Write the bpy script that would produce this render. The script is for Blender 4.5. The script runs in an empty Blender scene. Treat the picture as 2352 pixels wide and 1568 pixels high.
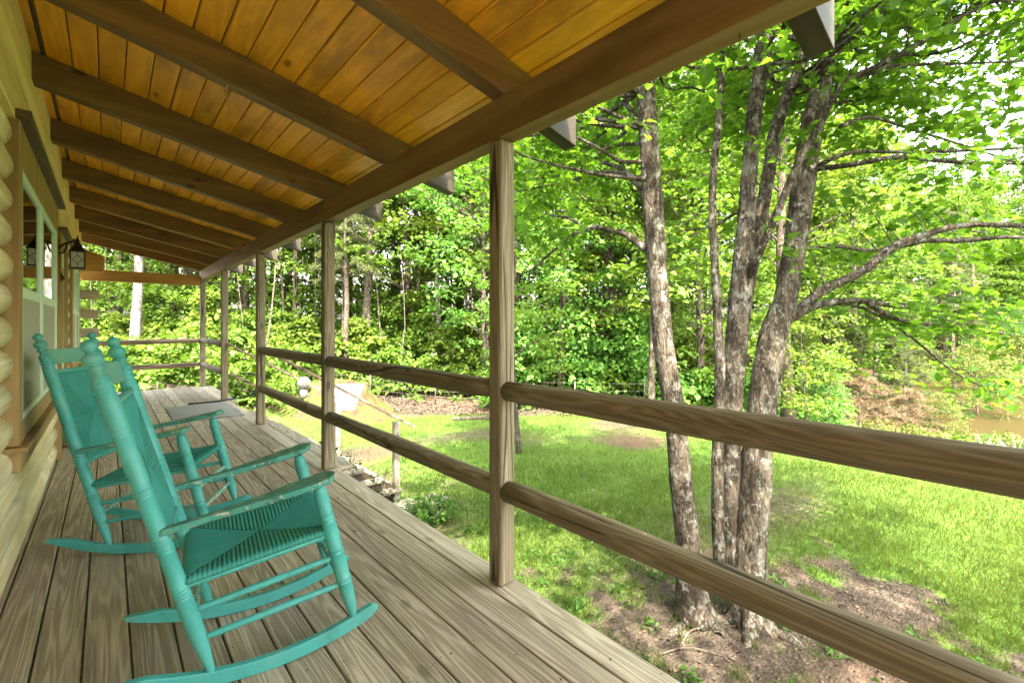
import bpy, math, random
import numpy as np
from mathutils import Vector, Matrix
rng = np.random.default_rng(11); random.seed(11)
C = bpy.context.scene; COL = C.collection
R_ = math.radians
# ------------------------------------------------------------------ camera, sky, sun, exposure
H = 1.30
YAW = 41.6
cam_d = bpy.data.cameras.new('camera'); cam = bpy.data.objects.new('camera', cam_d); COL.objects.link(cam)
cam.location = (0, 0, H); cam.rotation_euler = (R_(90), 0, R_(-YAW))
cam_d.lens = 16.0; cam_d.sensor_width = 36; cam_d.shift_y = -0.0166; cam_d.clip_start = 0.05; cam_d.clip_end = 2000
C.camera = cam
SUN_FROM = Vector((-0.45, -0.89, 0)).normalized(); SUN_EL = R_(58)
W = bpy.data.worlds.new('World'); C.world = W; W.use_nodes = True
wn = W.node_tree; bg = wn.nodes['Background']
sky = wn.nodes.new('ShaderNodeTexSky'); sky.sky_type = 'NISHITA'; sky.sun_disc = False
sky.sun_elevation = SUN_EL; sky.sun_rotation = math.atan2(SUN_FROM.x, SUN_FROM.y)
sky.air_density = 2.0; sky.dust_density = 6.0; sky.ozone_density = 1.0
hs = wn.nodes.new('ShaderNodeHueSaturation'); hs.inputs['Saturation'].default_value = 0.5
wn.links.new(sky.outputs[0], hs.inputs['Color']); wn.links.new(hs.outputs[0], bg.inputs[0]); bg.inputs[1].default_value = 0.15
sd = bpy.data.lights.new('sun', 'SUN'); sun = bpy.data.objects.new('sun', sd); COL.objects.link(sun)
sd.energy = 2.6; sd.angle = R_(0.6); sd.color = (1.0, 0.93, 0.80)
sv = Vector((SUN_FROM.x*math.cos(SUN_EL), SUN_FROM.y*math.cos(SUN_EL), math.sin(SUN_EL)))
sun.rotation_euler = sv.to_track_quat('Z', 'Y').to_euler(); sun.location = (0, 0, 30)
C.view_settings.view_transform = 'Standard'; C.view_settings.look = 'None'
C.view_settings.gamma = 1; C.view_settings.exposure = 3.8
C.cycles.max_bounces = 10; C.cycles.diffuse_bounces = 6; C.cycles.transparent_max_bounces = 8
C.cycles.use_denoising = True

def at(px, py, Z):
    """a point seen in direction (px,py) of the 2352 wide photograph at depth Z, in metres"""
    x = (px-1176.)/1045.*Z
    return np.array([x*0.7478+Z*0.6639, -x*0.6639+Z*0.7478, H-(py-745.)/1045.*Z])
# ------------------------------------------------------------------ object helpers
BASE = {}
def empty(name, loc=(0, 0, 0)):
    o = bpy.data.objects.new(name, None); COL.objects.link(o); o.location = loc; o.empty_display_size = .1
    BASE[o.name] = np.array(loc, float); return o
def tag(o, label=None, cat=None, group=None, kind=None):
    if label: o['label'] = label
    if cat: o['category'] = cat
    if group: o['group'] = group
    if kind: o['kind'] = kind
    return o
def thing(name, label, cat, loc=(0, 0, 0), group=None):
    return tag(empty(name, loc), label, cat, group)
def link(name, me, mat, parent=None, loc=None):
    o = bpy.data.objects.new(name, me); COL.objects.link(o)
    if mat is not None: me.materials.append(mat)
    if parent is not None: o.parent = parent
    return o
def npmesh(name, V, F, smooth=False, attr=None):
    V = np.asarray(V, np.float32); F = np.asarray(F, np.int32)
    me = bpy.data.meshes.new(name); n, k = F.shape
    me.vertices.add(len(V)); me.vertices.foreach_set('co', V.ravel())
    me.loops.add(n*k); me.loops.foreach_set('vertex_index', F.ravel())
    me.polygons.add(n); me.polygons.foreach_set('loop_start', np.arange(0, n*k, k, dtype=np.int32))
    try: me.polygons.foreach_set('loop_total', np.full(n, k, np.int32))
    except Exception: pass
    if smooth: me.polygons.foreach_set('use_smooth', np.ones(n, bool))
    if attr:
        for nm, a in attr.items():
            at_ = me.attributes.new(nm, 'FLOAT', 'POINT'); at_.data.foreach_set('value', np.asarray(a, np.float32))
    me.update(calc_edges=True); return me
class MB:
    def __init__(s): s.V = []; s.F = []; s.n = 0
    def add(s, V, F):
        V = np.asarray(V, float).reshape(-1, 3)
        s.V.append(V); s.F += [tuple(int(i)+s.n for i in f) for f in F]; s.n += len(V); return s
    def hexa(s, p):   # 8 points: bottom 4 (ccw from above) then top 4
        return s.add(p, [(3, 2, 1, 0), (4, 5, 6, 7), (0, 1, 5, 4), (1, 2, 6, 5), (2, 3, 7, 6), (3, 0, 4, 7)])
    def box(s, x0, x1, y0, y1, z0, z1):
        return s.hexa([(x0,y0,z0),(x1,y0,z0),(x1,y1,z0),(x0,y1,z0),(x0,y0,z1),(x1,y0,z1),(x1,y1,z1),(x0,y1,z1)])
    def bar(s, a, b, w, h, up=(0, 0, 1)):   # rectangular bar from a to b, w sideways, h along up
        a = np.array(a, float); b = np.array(b, float); d = (b-a)/np.linalg.norm(b-a)
        r = np.cross(d, up); r /= np.linalg.norm(r); u = np.cross(r, d)
        q = [(-1,-1),(1,-1),(1,1),(-1,1)]
        P = [a+r*i*w/2+u*j*h/2 for i, j in q]+[b+r*i*w/2+u*j*h/2 for i, j in q]
        return s.add(P, [(0,1,2,3)[::-1], (4,5,6,7), (0,1,5,4), (1,2,6,5), (2,3,7,6), (3,0,4,7)])
    def prism(s, poly, fn, a, b):   # poly 2d points, fn(u,v,t) -> 3d
        n = len(poly); P = [fn(u, v, a) for u, v in poly]+[fn(u, v, b) for u, v in poly]
        F = [tuple(range(n))[::-1], tuple(range(n, 2*n))]+[(i, (i+1) % n, n+(i+1) % n, n+i) for i in range(n)]
        return s.add(P, F)
    def tube(s, path, rad, seg=10, cap=True, lump=0, rs=None, flat=None):
        P = np.asarray(path, float); n = len(P); rad = np.broadcast_to(np.asarray(rad, float), (n,))
        T = np.gradient(P, axis=0); T /= np.linalg.norm(T, axis=1)[:, None]+1e-9
        ref = np.array([0., 0, 1]) if abs(T[0][2]) < .9 else np.array([1., 0, 0])
        V = []; u = np.cross(ref, T[0]); u /= np.linalg.norm(u)
        for i in range(n):
            u = u-T[i]*np.dot(u, T[i]); u /= np.linalg.norm(u); w = np.cross(T[i], u)
            for k in range(seg):
                a = 2*math.pi*k/seg; r = rad[i]
                if lump and rs is not None: r *= 1+lump*(rs.random()-.5)
                V.append(P[i]+r*(u*math.cos(a)+w*math.sin(a)))
        F = [(i*seg+k, i*seg+(k+1) % seg, (i+1)*seg+(k+1) % seg, (i+1)*seg+k) for i in range(n-1) for k in range(seg)]
        if cap: F += [tuple(range(seg))[::-1], tuple((n-1)*seg+k for k in range(seg))]
        return s.add(V, F)
    def build(s, name, mat, parent=None, smooth=False, bevel=0, seg=2, shift=None):
        V = np.concatenate(s.V) if s.V else np.zeros((0, 3))
        b = np.zeros(3); p = parent
        while p is not None:
            if p.name in BASE: b = b+BASE[p.name]
            p = p.parent
        V = V-b
        me = bpy.data.meshes.new(name); me.from_pydata([tuple(v) for v in V], [], s.F); me.update()
        o = link(name, me, mat, parent)
        if smooth:
            me.polygons.foreach_set('use_smooth', np.ones(len(me.polygons), bool))
        if bevel:
            m = o.modifiers.new('bevel', 'BEVEL'); m.width = bevel; m.segments = seg; m.limit_method = 'ANGLE'; m.angle_limit = R_(40)
            me.polygons.foreach_set('use_smooth', np.ones(len(me.polygons), bool))
            m.harden_normals = True
        return o
def spline(pts, n=24):
    P = np.asarray(pts, float); k = len(P)
    if k == 2: return np.linspace(P[0], P[1], n)
    t = np.linspace(0, k-1, n); out = []
    for x in t:
        i = min(int(x), k-2); f = x-i
        p0 = P[max(i-1, 0)]; p1 = P[i]; p2 = P[i+1]; p3 = P[min(i+2, k-1)]
        out.append(.5*((2*p1)+(-p0+p2)*f+(2*p0-5*p1+4*p2-p3)*f*f+(-p0+3*p1-3*p2+p3)*f**3))
    return np.array(out)
def sm(a, b, x):
    t = np.clip((np.asarray(x, float)-a)/(b-a), 0, 1); return t*t*(3-2*t)
_ng = np.random.default_rng(3).random((64, 64))
def vnoise(x, y, s=1.0):
    x = np.asarray(x, float)*s; y = np.asarray(y, float)*s
    xi = np.floor(x).astype(int); yi = np.floor(y).astype(int); fx = x-xi; fy = y-yi
    fx = fx*fx*(3-2*fx); fy = fy*fy*(3-2*fy)
    g = lambda i, j: _ng[i % 64, j % 64]
    return (g(xi, yi)*(1-fx)+g(xi+1, yi)*fx)*(1-fy)+(g(xi, yi+1)*(1-fx)+g(xi+1, yi+1)*fx)*fy
# ------------------------------------------------------------------ materials
class NT:
    def __init__(s, name):
        s.m = bpy.data.materials.new(name); s.m.use_nodes = True; s.t = s.m.node_tree; s.t.nodes.clear()
        s.out = s.t.nodes.new('ShaderNodeOutputMaterial')
    def put(s, sock, v):
        if isinstance(v, bpy.types.NodeSocket): s.t.links.new(v, sock)
        elif v is not None:
            if isinstance(v, (tuple, list)) and len(v) == 3 and sock.type == 'RGBA': v = (*v, 1)
            sock.default_value = v
    def n(s, t, ins=None, **kw):
        nd = s.t.nodes.new(t)
        for k, v in kw.items(): setattr(nd, k, v)
        for k, v in (ins or {}).items(): s.put(nd.inputs[k], v)
        return nd
    def math(s, op, a, b=None, c=None, clamp=False):
        nd = s.n('ShaderNodeMath', operation=op, use_clamp=clamp); s.put(nd.inputs[0], a)
        if b is not None: s.put(nd.inputs[1], b)
        if c is not None: s.put(nd.inputs[2], c)
        return nd.outputs[0]
    def mix(s, f, a, b, blend='MIX'):
        nd = s.n('ShaderNodeMix', data_type='RGBA', blend_type=blend); s.put(nd.inputs[0], f)
        s.put(nd.inputs[6], a); s.put(nd.inputs[7], b); return nd.outputs[2]
    def noise(s, v, scale, detail=3, rough=.55, dist=0):
        nd = s.n('ShaderNodeTexNoise', {'Vector': v, 'Scale': scale, 'Detail': detail, 'Roughness': rough, 'Distortion': dist}); return nd.outputs[0]
    def step(s, x, a, b):
        nd = s.n('ShaderNodeMapRange', {0: x, 1: a, 2: b, 3: 0., 4: 1.}, interpolation_type='SMOOTHSTEP'); return nd.outputs[0]
    def map(s, v, sc=(1, 1, 1), loc=(0, 0, 0)):
        return s.n('ShaderNodeMapping', {'Vector': v, 'Scale': sc, 'Location': loc}).outputs[0]
    def ramp(s, f, stops):
        nd = s.n('ShaderNodeValToRGB', {0: f}); e = nd.color_ramp.elements
        while len(e) < len(stops): e.new(.5)
        for el, (p, c) in zip(e, stops): el.position = p; el.color = (*c, 1)
        return nd.outputs[0]
    def obj(s): return s.n('ShaderNodeTexCoord').outputs['Object']
    def isl(s): return s.n('ShaderNodeNewGeometry').outputs['Random Per Island']
    def oran(s): return s.n('ShaderNodeObjectInfo').outputs['Random']
    def vadd(s, v, r, k=(13., 7., 29.)):
        c = s.n('ShaderNodeCombineXYZ', {0: s.math('MULTIPLY', r, k[0]), 1: s.math('MULTIPLY', r, k[1]), 2: s.math('MULTIPLY', r, k[2])})
        nd = s.n('ShaderNodeVectorMath', operation='ADD'); s.put(nd.inputs[0], v); s.put(nd.inputs[1], c.outputs[0]); return nd.outputs[0]
    def bump(s, h, strength=.3, dist=.01):
        return s.n('ShaderNodeBump', {'Height': h, 'Strength': strength, 'Distance': dist}).outputs[0]
    def fin(s, col, rough=.7, nrm=None, spec=.3, metal=0, **kw):
        b = s.n('ShaderNodeBsdfPrincipled', {'Base Color': col, 'Roughness': rough, 'Specular IOR Level': spec, 'Metallic': metal})
        if nrm is not None: s.put(b.inputs['Normal'], nrm)
        for k, v in kw.items(): s.put(b.inputs[k], v)
        s.t.links.new(b.outputs[0], s.out.inputs[0]); return s.m
def wood(name, light, dark, axis=1, tail=None, ring=5., freq=26., rough=.72, bump=.35, knots=.0, stain=None, stain_amt=.5, vary=.25, crack=False, spec=.25, specks=None, ringmix=.5, stainscale=2.2, bumpd=.004, stretch=.07):
    s = NT(name); r = s.math('ADD', s.isl(), s.math('MULTIPLY', s.oran(), 3.7)); o = s.vadd(s.obj(), r)
    sc = [1., 1., 1.]; sc[axis] = stretch; v = s.map(o, tuple(sc))
    rn = s.noise(v, ring, 2, .5, .25)
    rings = s.math('MULTIPLY_ADD', s.math('SINE', s.math('MULTIPLY', rn, freq*3.14)), .5, .5)
    rings = s.math('POWER', rings, 1.6)
    sc2 = list(sc); sc2[axis] = .025
    fine = s.noise(s.map(o, tuple(sc2)), 95, 5, .7)
    f = s.math('ADD', s.math('MULTIPLY', rings, ringmix), s.math('MULTIPLY', s.math('SUBTRACT', fine, .3), 2.3*(1-ringmix)), clamp=True)
    col = s.mix(f, dark, light)
    tone = s.noise(o, 1.3, 3, .6)
    if stain:
        st = s.math('MULTIPLY', s.step(s.noise(s.map(o, tuple(.35+.65*(i != axis) for i in range(3))), stainscale, 5, .65), .48, .68), stain_amt)
        col = s.mix(st, col, stain)
    if knots:
        sk = [1., 1., 1.]; sk[axis] = .45
        vo = s.n('ShaderNodeTexVoronoi', {'Vector': s.map(o, tuple(sk)), 'Scale': 5.0, 'Randomness': 1.0})
        kk = s.math('SUBTRACT', 1., s.step(vo.outputs['Distance'], .05, .13)); 
        pick = s.math('GREATER_THAN', s.n('ShaderNodeSeparateColor', {0: vo.outputs['Color']}).outputs[0], .55)
        col = s.mix(s.math('MULTIPLY', s.math('MULTIPLY', kk, pick), knots), col, tuple(c*.3 for c in dark))
    if crack:
        sc3 = [1., 1., 1.]; sc3[axis] = .035
        cn = s.noise(s.map(o, tuple(sc3), (3, 5, 1)), 9, 1, .4)
        ck = s.math('SUBTRACT', 1., s.step(s.math('ABSOLUTE', s.math('SUBTRACT', cn, .5)), .006, .017))
        ck = s.math('MULTIPLY', ck, s.step(s.noise(o, 1.1, 2), .38, .48))
        col = s.mix(s.math('MULTIPLY', ck, .85), col, tuple(c*.15 for c in dark))
    if tail:
        xx = s.n('ShaderNodeSeparateXYZ', {0: s.obj()}).outputs[0]
        col = s.mix(s.math('MULTIPLY', s.step(xx, .90, 1.2), .9), col, s.mix(f, (.018, .016, .0125), (.045, .04, .033)))
    val = s.math('MULTIPLY_ADD', r if False else s.n('ShaderNodeTexWhiteNoise', {'W': s.math('MULTIPLY', r, 91.7)}, noise_dimensions='1D').outputs[0], vary, 1-vary*.5)
    val = s.math('MULTIPLY', val, s.math('MULTIPLY_ADD', tone, .5, .75))
    if specks:
        vs = s.n('ShaderNodeTexVoronoi', {'Vector': s.obj(), 'Scale': 16})
        sp = s.math('MULTIPLY', s.math('SUBTRACT', 1., s.step(vs.outputs['Distance'], .035, .07)), s.math('GREATER_THAN', s.n('ShaderNodeSeparateColor', {0: vs.outputs['Color']}).outputs[1], .72))
        col = s.mix(s.math('MULTIPLY', sp, .8), col, specks)
    hsv = s.n('ShaderNodeHueSaturation', {'Color': col, 'Value': val})
    h = s.math('ADD', s.math('MULTIPLY', rings, .6), fine)
    return s.fin(hsv.outputs[0], rough, s.bump(h, bump, bumpd), spec)
M = {}
M['deck'] = wood('deck_wood', (.54, .46, .36), (.19, .148, .105), 1, None, 10, 26, .62, .5, .45, (.38, .32, .24), .5, .34, spec=.3, specks=(.05, .035, .02), ringmix=.45, stretch=.045)
M['ceil'] = wood('ceiling_pine', (.97, .48, .04), (.74, .32, .015), 1, None, 5, 18, .38, .12, .75, (.25, .13, .025), .65, .28, spec=.45, stainscale=2.6)
M['rafter'] = wood('rafter_wood', (.25, .14, .042), (.13, .07, .02), 0, True, 4, 10, .55, .15, .9, (.07, .042, .016), .7, .2, spec=.35)
M['rafter_tail'] = M['rafter']
M['beam'] = wood('beam_wood', (.27, .17, .075), (.14, .08, .03), 1, None, 3.5, 9, .6, .15, .7, (.10, .062, .027), .6, .12)
M['beam_x'] = wood('cross_beam_wood', (.55, .32, .11), (.36, .19, .06), 0, None, 3.5, 10, .55, .15, .9, (.16, .085, .03), .6, .1)
M['post'] = wood('post_wood', (.37, .31, .22), (.14, .105, .065), 2, None, 7, 40, .75, .6, .6, (.17, .13, .08), .5, .12, crack=True, ringmix=.4)
M['rail'] = wood('rail_wood', (.28, .225, .15), (.10, .072, .042), 1, None, 7, 44, .75, .6, .7, (.15, .115, .065), .55, .12, crack=True, ringmix=.4, specks=(.62, .6, .52))
M['rail_x'] = wood('end_rail_wood', (.36, .27, .19), (.18, .125, .08), 0, None, 5, 18, .75, .5, .7, (.19, .14, .09), .5, .12, crack=True)
M['step'] = wood('step_wood', (.24, .21, .165), (.11, .09, .065), 1, None, 5, 18, .8, .4, .5, (.25, .2, .15), .5, .2)
M['log'] = wood('log_wood', (.94, .86, .67), (.66, .51, .29), 1, None, 6, 16, .6, .3, .9, (.68, .52, .27), .7, .2, ringmix=.4)
M['log_end'] = wood('log_end_wood', (.55, .49, .43), (.34, .29, .24), 0, None, 6, 20, .8, .4, .8, (.36, .22, .11), .5, .3, crack=True)
M['plate'] = wood('plate_wood', (.90, .74, .40), (.72, .52, .20), 1, None, 3, 8, .6, .25, .5, (.60, .40, .13), .6, .08)
M['trim'] = wood('trim_wood', (.44, .30, .13), (.28, .175, .065), 2, None, 5, 12, .6, .2, .5, (.26, .16, .06), .5, .1)
M['trimdark'] = wood('cap_wood', (.15, .10, .05), (.08, .05, .025), 1, None, 5, 12, .6, .2, .0, None, .5, .1)
def paint(name, base, worn=0., wear_col=(.42, .40, .33), under=(.03, .10, .085), rough=.42):
    s = NT(name); o = s.obj(); g = s.n('ShaderNodeNewGeometry')
    n1 = s.noise(o, 9, 5, .6); n2 = s.noise(s.map(o, (1, 3, 1)), 26, 6, .7); n3 = s.noise(o, 160, 2)
    col = s.mix(n1, tuple(c*.72 for c in base), tuple(min(1, c*1.22) for c in base))
    col = s.mix(s.math('MULTIPLY', s.step(s.noise(s.map(o, (1, 1, .2), (4, 2, 7)), 14, 4), .56, .74), .45), col, tuple(c*.5 for c in base))
    ed = s.step(g.outputs['Pointiness'], .53, .60)
    chip = s.math('MULTIPLY', ed, s.step(n2, .55, .62))
    col = s.mix(s.math('MULTIPLY', chip, .6), col, wear_col)
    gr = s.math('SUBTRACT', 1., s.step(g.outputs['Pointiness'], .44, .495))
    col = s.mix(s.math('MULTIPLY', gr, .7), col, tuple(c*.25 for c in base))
    dn = s.step(s.noise(o, 3.2, 6, .75), .5, .72); col = s.mix(s.math('MULTIPLY', dn, .3), col, (.25, .33, .27))
    h = s.math('MULTIPLY', n3, .3)
    if worn:
        w1 = s.step(s.noise(s.map(o, (.6, 1.6, 1), (2, 8, 1)), 48, 6, .7), .66-.12*worn, .68-.12*worn)
        w2 = s.step(s.noise(s.map(o, (.35, 1.6, 1), (9, 1, 3)), 20, 5, .75), .53, .57)
        col = s.mix(s.math('MULTIPLY', w2, .75), col, under); col = s.mix(w1, col, wear_col)
        h = s.math('SUBTRACT', h, s.math('ADD', w1, w2))
    return s.fin(col, rough, s.bump(h, .35, .002), .4)
TEAL = (.062, .345, .325)
M['teal'] = paint('teal_paint', TEAL)
M['teal_worn'] = paint('worn_teal_paint', (.05, .27, .225), .75)
M['teal_lit'] = paint('lit_teal_paint', (.20, .50, .43))  # paler teal: light falling on the crest slat is put into its colour
M['teal_bare'] = paint('stripped_teal_paint', (.10, .38, .31), 1.15, (.55, .52, .44))
def rush_mat():
    s = NT('teal_rush'); o = s.obj()
    a = s.n('ShaderNodeAttribute', attribute_name='cord').outputs['Fac']
    n1 = s.noise(o, 7, 4, .6); n2 = s.noise(o, 60, 4, .7)
    col = s.mix(n1, (.02, .21, .195), (.07, .385, .33))
    col = s.mix(s.math('MULTIPLY', s.step(n2, .5, .7), .35), col, (.12, .36, .24))
    col = s.mix(s.math('MULTIPLY', s.math('SUBTRACT', 1., a), .6), col, (.012, .075, .065))
    return s.fin(col, .65, s.bump(n2, .25, .002), .3)
M['rush'] = rush_mat()
def leaf(name, a, b, tr, trans=.45, rough=.45, scale=.6):
    s = NT(name); r = s.isl(); g = s.n('ShaderNodeNewGeometry')
    big = s.noise(g.outputs['Position'], scale, 2)
    f = s.math('ADD', s.math('MULTIPLY', r, .65), s.math('MULTIPLY', big, .5), clamp=True)
    f = s.math('ADD', f, s.math('MULTIPLY', s.oran(), .25), clamp=True)
    col = s.mix(f, a, b); tc = s.mix(f, tuple(c*.6 for c in tr), tr)
    p = s.n('ShaderNodeBsdfPrincipled', {'Base Color': col, 'Roughness': rough+.12, 'Specular IOR Level': .2})
    t = s.n('ShaderNodeBsdfTranslucent', {'Color': tc})
    mx = s.n('ShaderNodeMixShader', {0: trans, 1: p.outputs[0], 2: t.outputs[0]})
    s.t.links.new(mx.outputs[0], s.out.inputs[0]); return s.m
M['maple'] = leaf('maple_leaf', (0.024, 0.074, 0.008), (0.069, 0.150, 0.013), (0.170, 0.324, 0.019), .62)
M['wleaf'] = leaf('woodland_leaf', (0.029, 0.082, 0.010), (0.100, 0.169, 0.020), (0.146, 0.245, 0.017), .4, scale=.35)
M['wleaf2'] = leaf('woodland_leaf_yellow', (0.045, 0.094, 0.011), (0.108, 0.157, 0.018), (0.176, 0.246, 0.018), .4, scale=.35)
M['wleaf3'] = leaf('woodland_leaf_dark', (0.036, 0.105, 0.022), (0.099, 0.212, 0.034), (0.166, 0.348, 0.034), .35, scale=.35)
M['bush'] = leaf('shrub_leaf', (0.026, 0.065, 0.014), (0.078, 0.156, 0.030), (0.130, 0.260, 0.036), .3)
M['needle'] = leaf('pine_needle', (0.062, 0.085, 0.027), (0.115, 0.131, 0.046), (0.134, 0.162, 0.046), .3)
M['deadneedle'] = leaf('brown_pine_needle', (0.125, 0.081, 0.039), (0.194, 0.139, 0.080), (0.168, 0.118, 0.052), .25)
M['willow'] = leaf('willow_leaf', (0.067, 0.094, 0.017), (0.118, 0.146, 0.031), (0.157, 0.191, 0.027), .4)
M['yucca'] = leaf('yucca_leaf', (0.066, 0.112, 0.070), (0.137, 0.174, 0.116), (0.104, 0.166, 0.083), .2)
M['grass'] = leaf('grass_blade', (0.016, 0.055, 0.006), (0.072, 0.097, 0.013), (0.144, 0.199, 0.020), .42, .5, .55)
M['weed'] = leaf('weed_leaf', (0.023, 0.074, 0.008), (0.056, 0.125, 0.017), (0.115, 0.208, 0.022), .4)
def bark(name, lo, mid, hi, lichen=(.28, .27, .225), amt=.7, sc=1.):
    s = NT(name); o = s.vadd(s.obj(), s.oran()); v = s.map(o, (1, 1, .30))
    n1 = s.noise(v, 20*sc, 8, .72, .5); n3 = s.noise(o, 60*sc, 4, .7)
    col = s.ramp(n1, [(.32, tuple(c*1.3 for c in lo)), (.47, mid), (.70, hi)])
    dk = s.step(s.noise(s.map(o, (1, 1, .45), (8, 2, 5)), 7*sc, 9, .74, .4), .51, .55)
    col = s.mix(s.math('MULTIPLY', dk, .78), col, s.mix(n3, lo, tuple(c*2.2 for c in lo)))
    li = s.step(s.noise(s.map(o, (1, 1, .8), (3, 3, 3)), 11*sc, 9, .72, .3), .535, .575)
    col = s.mix(s.math('MULTIPLY', li, amt), col, s.mix(n3, tuple(c*.65 for c in lichen), tuple(min(1, c*1.2) for c in lichen)))
    gl = s.math('MULTIPLY', s.step(s.noise(s.map(o, (1, 1, 1), (1, 9, 4)), 17*sc, 6, .7), .56, .60), .5*amt)
    col = s.mix(gl, col, (lichen[0]*.62, lichen[1]*.8, lichen[2]*.62))
    vo = s.n('ShaderNodeTexVoronoi', {'Vector': v, 'Scale': 24*sc}, feature='DISTANCE_TO_EDGE').outputs[0]
    col = s.mix(s.math('MULTIPLY', s.math('SUBTRACT', 1., s.step(vo, .0, .08)), .4), col, tuple(c*.5 for c in lo))
    h = s.math('ADD', s.math('MULTIPLY', n1, 1.4), s.math('ADD', s.math('MULTIPLY', n3, .35), s.math('ADD', s.math('MULTIPLY', s.step(vo, 0, .2), .3), s.math('MULTIPLY', dk, -.5))))
    return s.fin(col, .9, s.bump(h, 1.0, .025), .15)
M['bark'] = bark('maple_bark', (.020, .014, .009), (.085, .066, .047), (.175, .145, .108))
M['barkw'] = bark('woodland_bark', (.035, .025, .018), (.10, .075, .055), (.19, .15, .12), amt=.25)
M['barkpale'] = bark('pale_bark', (.10, .085, .075), (.20, .18, .16), (.28, .26, .24), amt=.3)
M['twig'] = bark('twig_bark', (.07, .05, .035), (.15, .11, .08), (.24, .19, .15), amt=.3)
def flat(name, col, rough=.6, metal=0, spec=.3, nscale=20, var=.25, bump=.1):
    s = NT(name); o = s.obj(); n1 = s.noise(o, nscale, 4, .6)
    c = s.mix(n1, tuple(x*(1-var) for x in col), tuple(min(1, x*(1+var)) for x in col))
    return s.fin(c, rough, s.bump(n1, bump, .003), spec, metal)
M['white'] = flat('mint_white_vinyl', (.66, .78, .68), .45, var=.04)
M['metalblack'] = flat('black_bronze', (.035, .028, .018), .45, .6, var=.4, nscale=40)
M['mat'] = flat('grey_mat', (.20, .195, .17), .95, nscale=90, var=.3, bump=.4)
M['hose'] = flat('black_rubber', (.02, .02, .02), .5)
M['pot'] = flat('green_pot_glaze', (.12, .22, .13), .5)
M['terra'] = flat('terracotta', (.30, .17, .08), .75)
M['galv'] = flat('galvanized_metal', (.20, .20, .195), .45, .6, var=.25)
M['door'] = flat('white_metal_door', (.30, .31, .33), .45, var=.05, nscale=6)
M['stone'] = flat('pale_stone', (.24, .225, .20), .85, nscale=12, var=.4, bump=.6)
M['curtain'] = flat('insect_screen', (.44, .43, .36), .9, nscale=300, var=.12)
M['wire'] = flat('fence_wire', (.16, .13, .11), .5, .6)
M['shingle'] = flat('roof_shingle', (.08, .075, .07), .9, nscale=30, var=.4)
M['inside'] = flat('room_wall', (.30, .22, .12), .8)
M['entry'] = flat('door_paint', (.60, .70, .60), .5, var=.06)
M['concrete'] = flat('pale_concrete', (.30, .28, .25), .85, nscale=8, var=.3)
def glass_mat():
    s = NT('window_glass'); lw = s.n('ShaderNodeLayerWeight', {0: .35}).outputs['Fresnel']
    t = s.n('ShaderNodeBsdfTransparent', {0: (.82, .86, .84)}); g = s.n('ShaderNodeBsdfGlossy', {'Color': (.95, 1, .98), 'Roughness': .015})
    mx = s.n('ShaderNodeMixShader', {0: s.math('MULTIPLY_ADD', lw, .85, .15, True), 1: t.outputs[0], 2: g.outputs[0]})
    s.t.links.new(mx.outputs[0], s.out.inputs[0]); return s.m
M['glass'] = glass_mat()
def lamp_glass():
    s = NT('frosted_lamp_glass'); t = s.n('ShaderNodeBsdfTranslucent', {'Color': (.8, .78, .7)}); d = s.n('ShaderNodeBsdfPrincipled', {'Base Color': (.72, .70, .62), 'Roughness': .25})
    mx = s.n('ShaderNodeMixShader', {0: .5, 1: t.outputs[0], 2: d.outputs[0]}); s.t.links.new(mx.outputs[0], s.out.inputs[0]); return s.m
M['lampglass'] = lamp_glass()
# ------------------------------------------------------------------ the ground
TREE1 = at(1592, 1402, 4.12); TREE2 = at(1722, 1440, 4.05)
def gz(x, y):
    x = np.asarray(x, float); y = np.asarray(y, float)
    z = -1.34-.012*np.clip(x-3, 0, 40)-.035*np.clip(y-3, 0, 6)+.05*(vnoise(x, y, .45)-.5)+.03*(vnoise(x, y, 2.1)-.5)
    z = z-1.9*sm(13.5, 24, x)*(1-sm(7, 15, y)*.7)          # falls away to the pond
    z = z-1.0*sm(25, 31, x)*(1-sm(6, 14, y))
    z = z+2.6*sm(52, 64, x)
    z = z+1.0*sm(12.5, 26, y)*(1-sm(12, 22, x))             # woods floor rises a little
    return z
def cover(x, y):   # share of grass on the ground
    x = np.asarray(x, float); y = np.asarray(y, float)
    n = (vnoise(x, y, 1.3)-.5)*1.0+(vnoise(x, y, 3.7)-.5)*.9+(vnoise(x, y, 9.1)-.5)*.7
    d = np.minimum(np.hypot(x-TREE1[0], y-TREE1[1]), np.hypot(x-TREE2[0], (y-TREE2[1])*.8))
    c = sm(.6, 1.9, d+n*1.8)
    strip = sm(1.6, 4.6, x+n*1.3-.9*sm(4.0, 5.5, y))
    c = np.minimum(c, .36+.64*strip)
    c = np.minimum(c, 1-.75*sm(-.1, .35, vnoise(x+7, y+3, .55)-.62+.0*n))
    cx = x*.7478-y*.6639; Z = x*.6639+y*.7478
    edge = 15.0+1.2*(vnoise(cx, 0*cx, .35)-.5)
    c = c*(1-sm(-.8, .9, Z-edge-.6*n)*(x < 17))
    c = c*(1-.35*sm(15.5, 18, x))
    return np.clip(c, 0, 1)
t = np.linspace(-1, 1, 330)
gx = 6+26*t+150*t**5; gy = 6+26*t+150*t**5
GX, GY = np.meshgrid(gx, gy, indexing='ij')
V = np.stack([GX, GY, gz(GX, GY)], -1).reshape(-1, 3)
idx = np.arange(330*330).reshape(330, 330)
F = np.stack([idx[:-1, :-1], idx[1:, :-1], idx[1:, 1:], idx[:-1, 1:]], -1).reshape(-1, 4)
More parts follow.
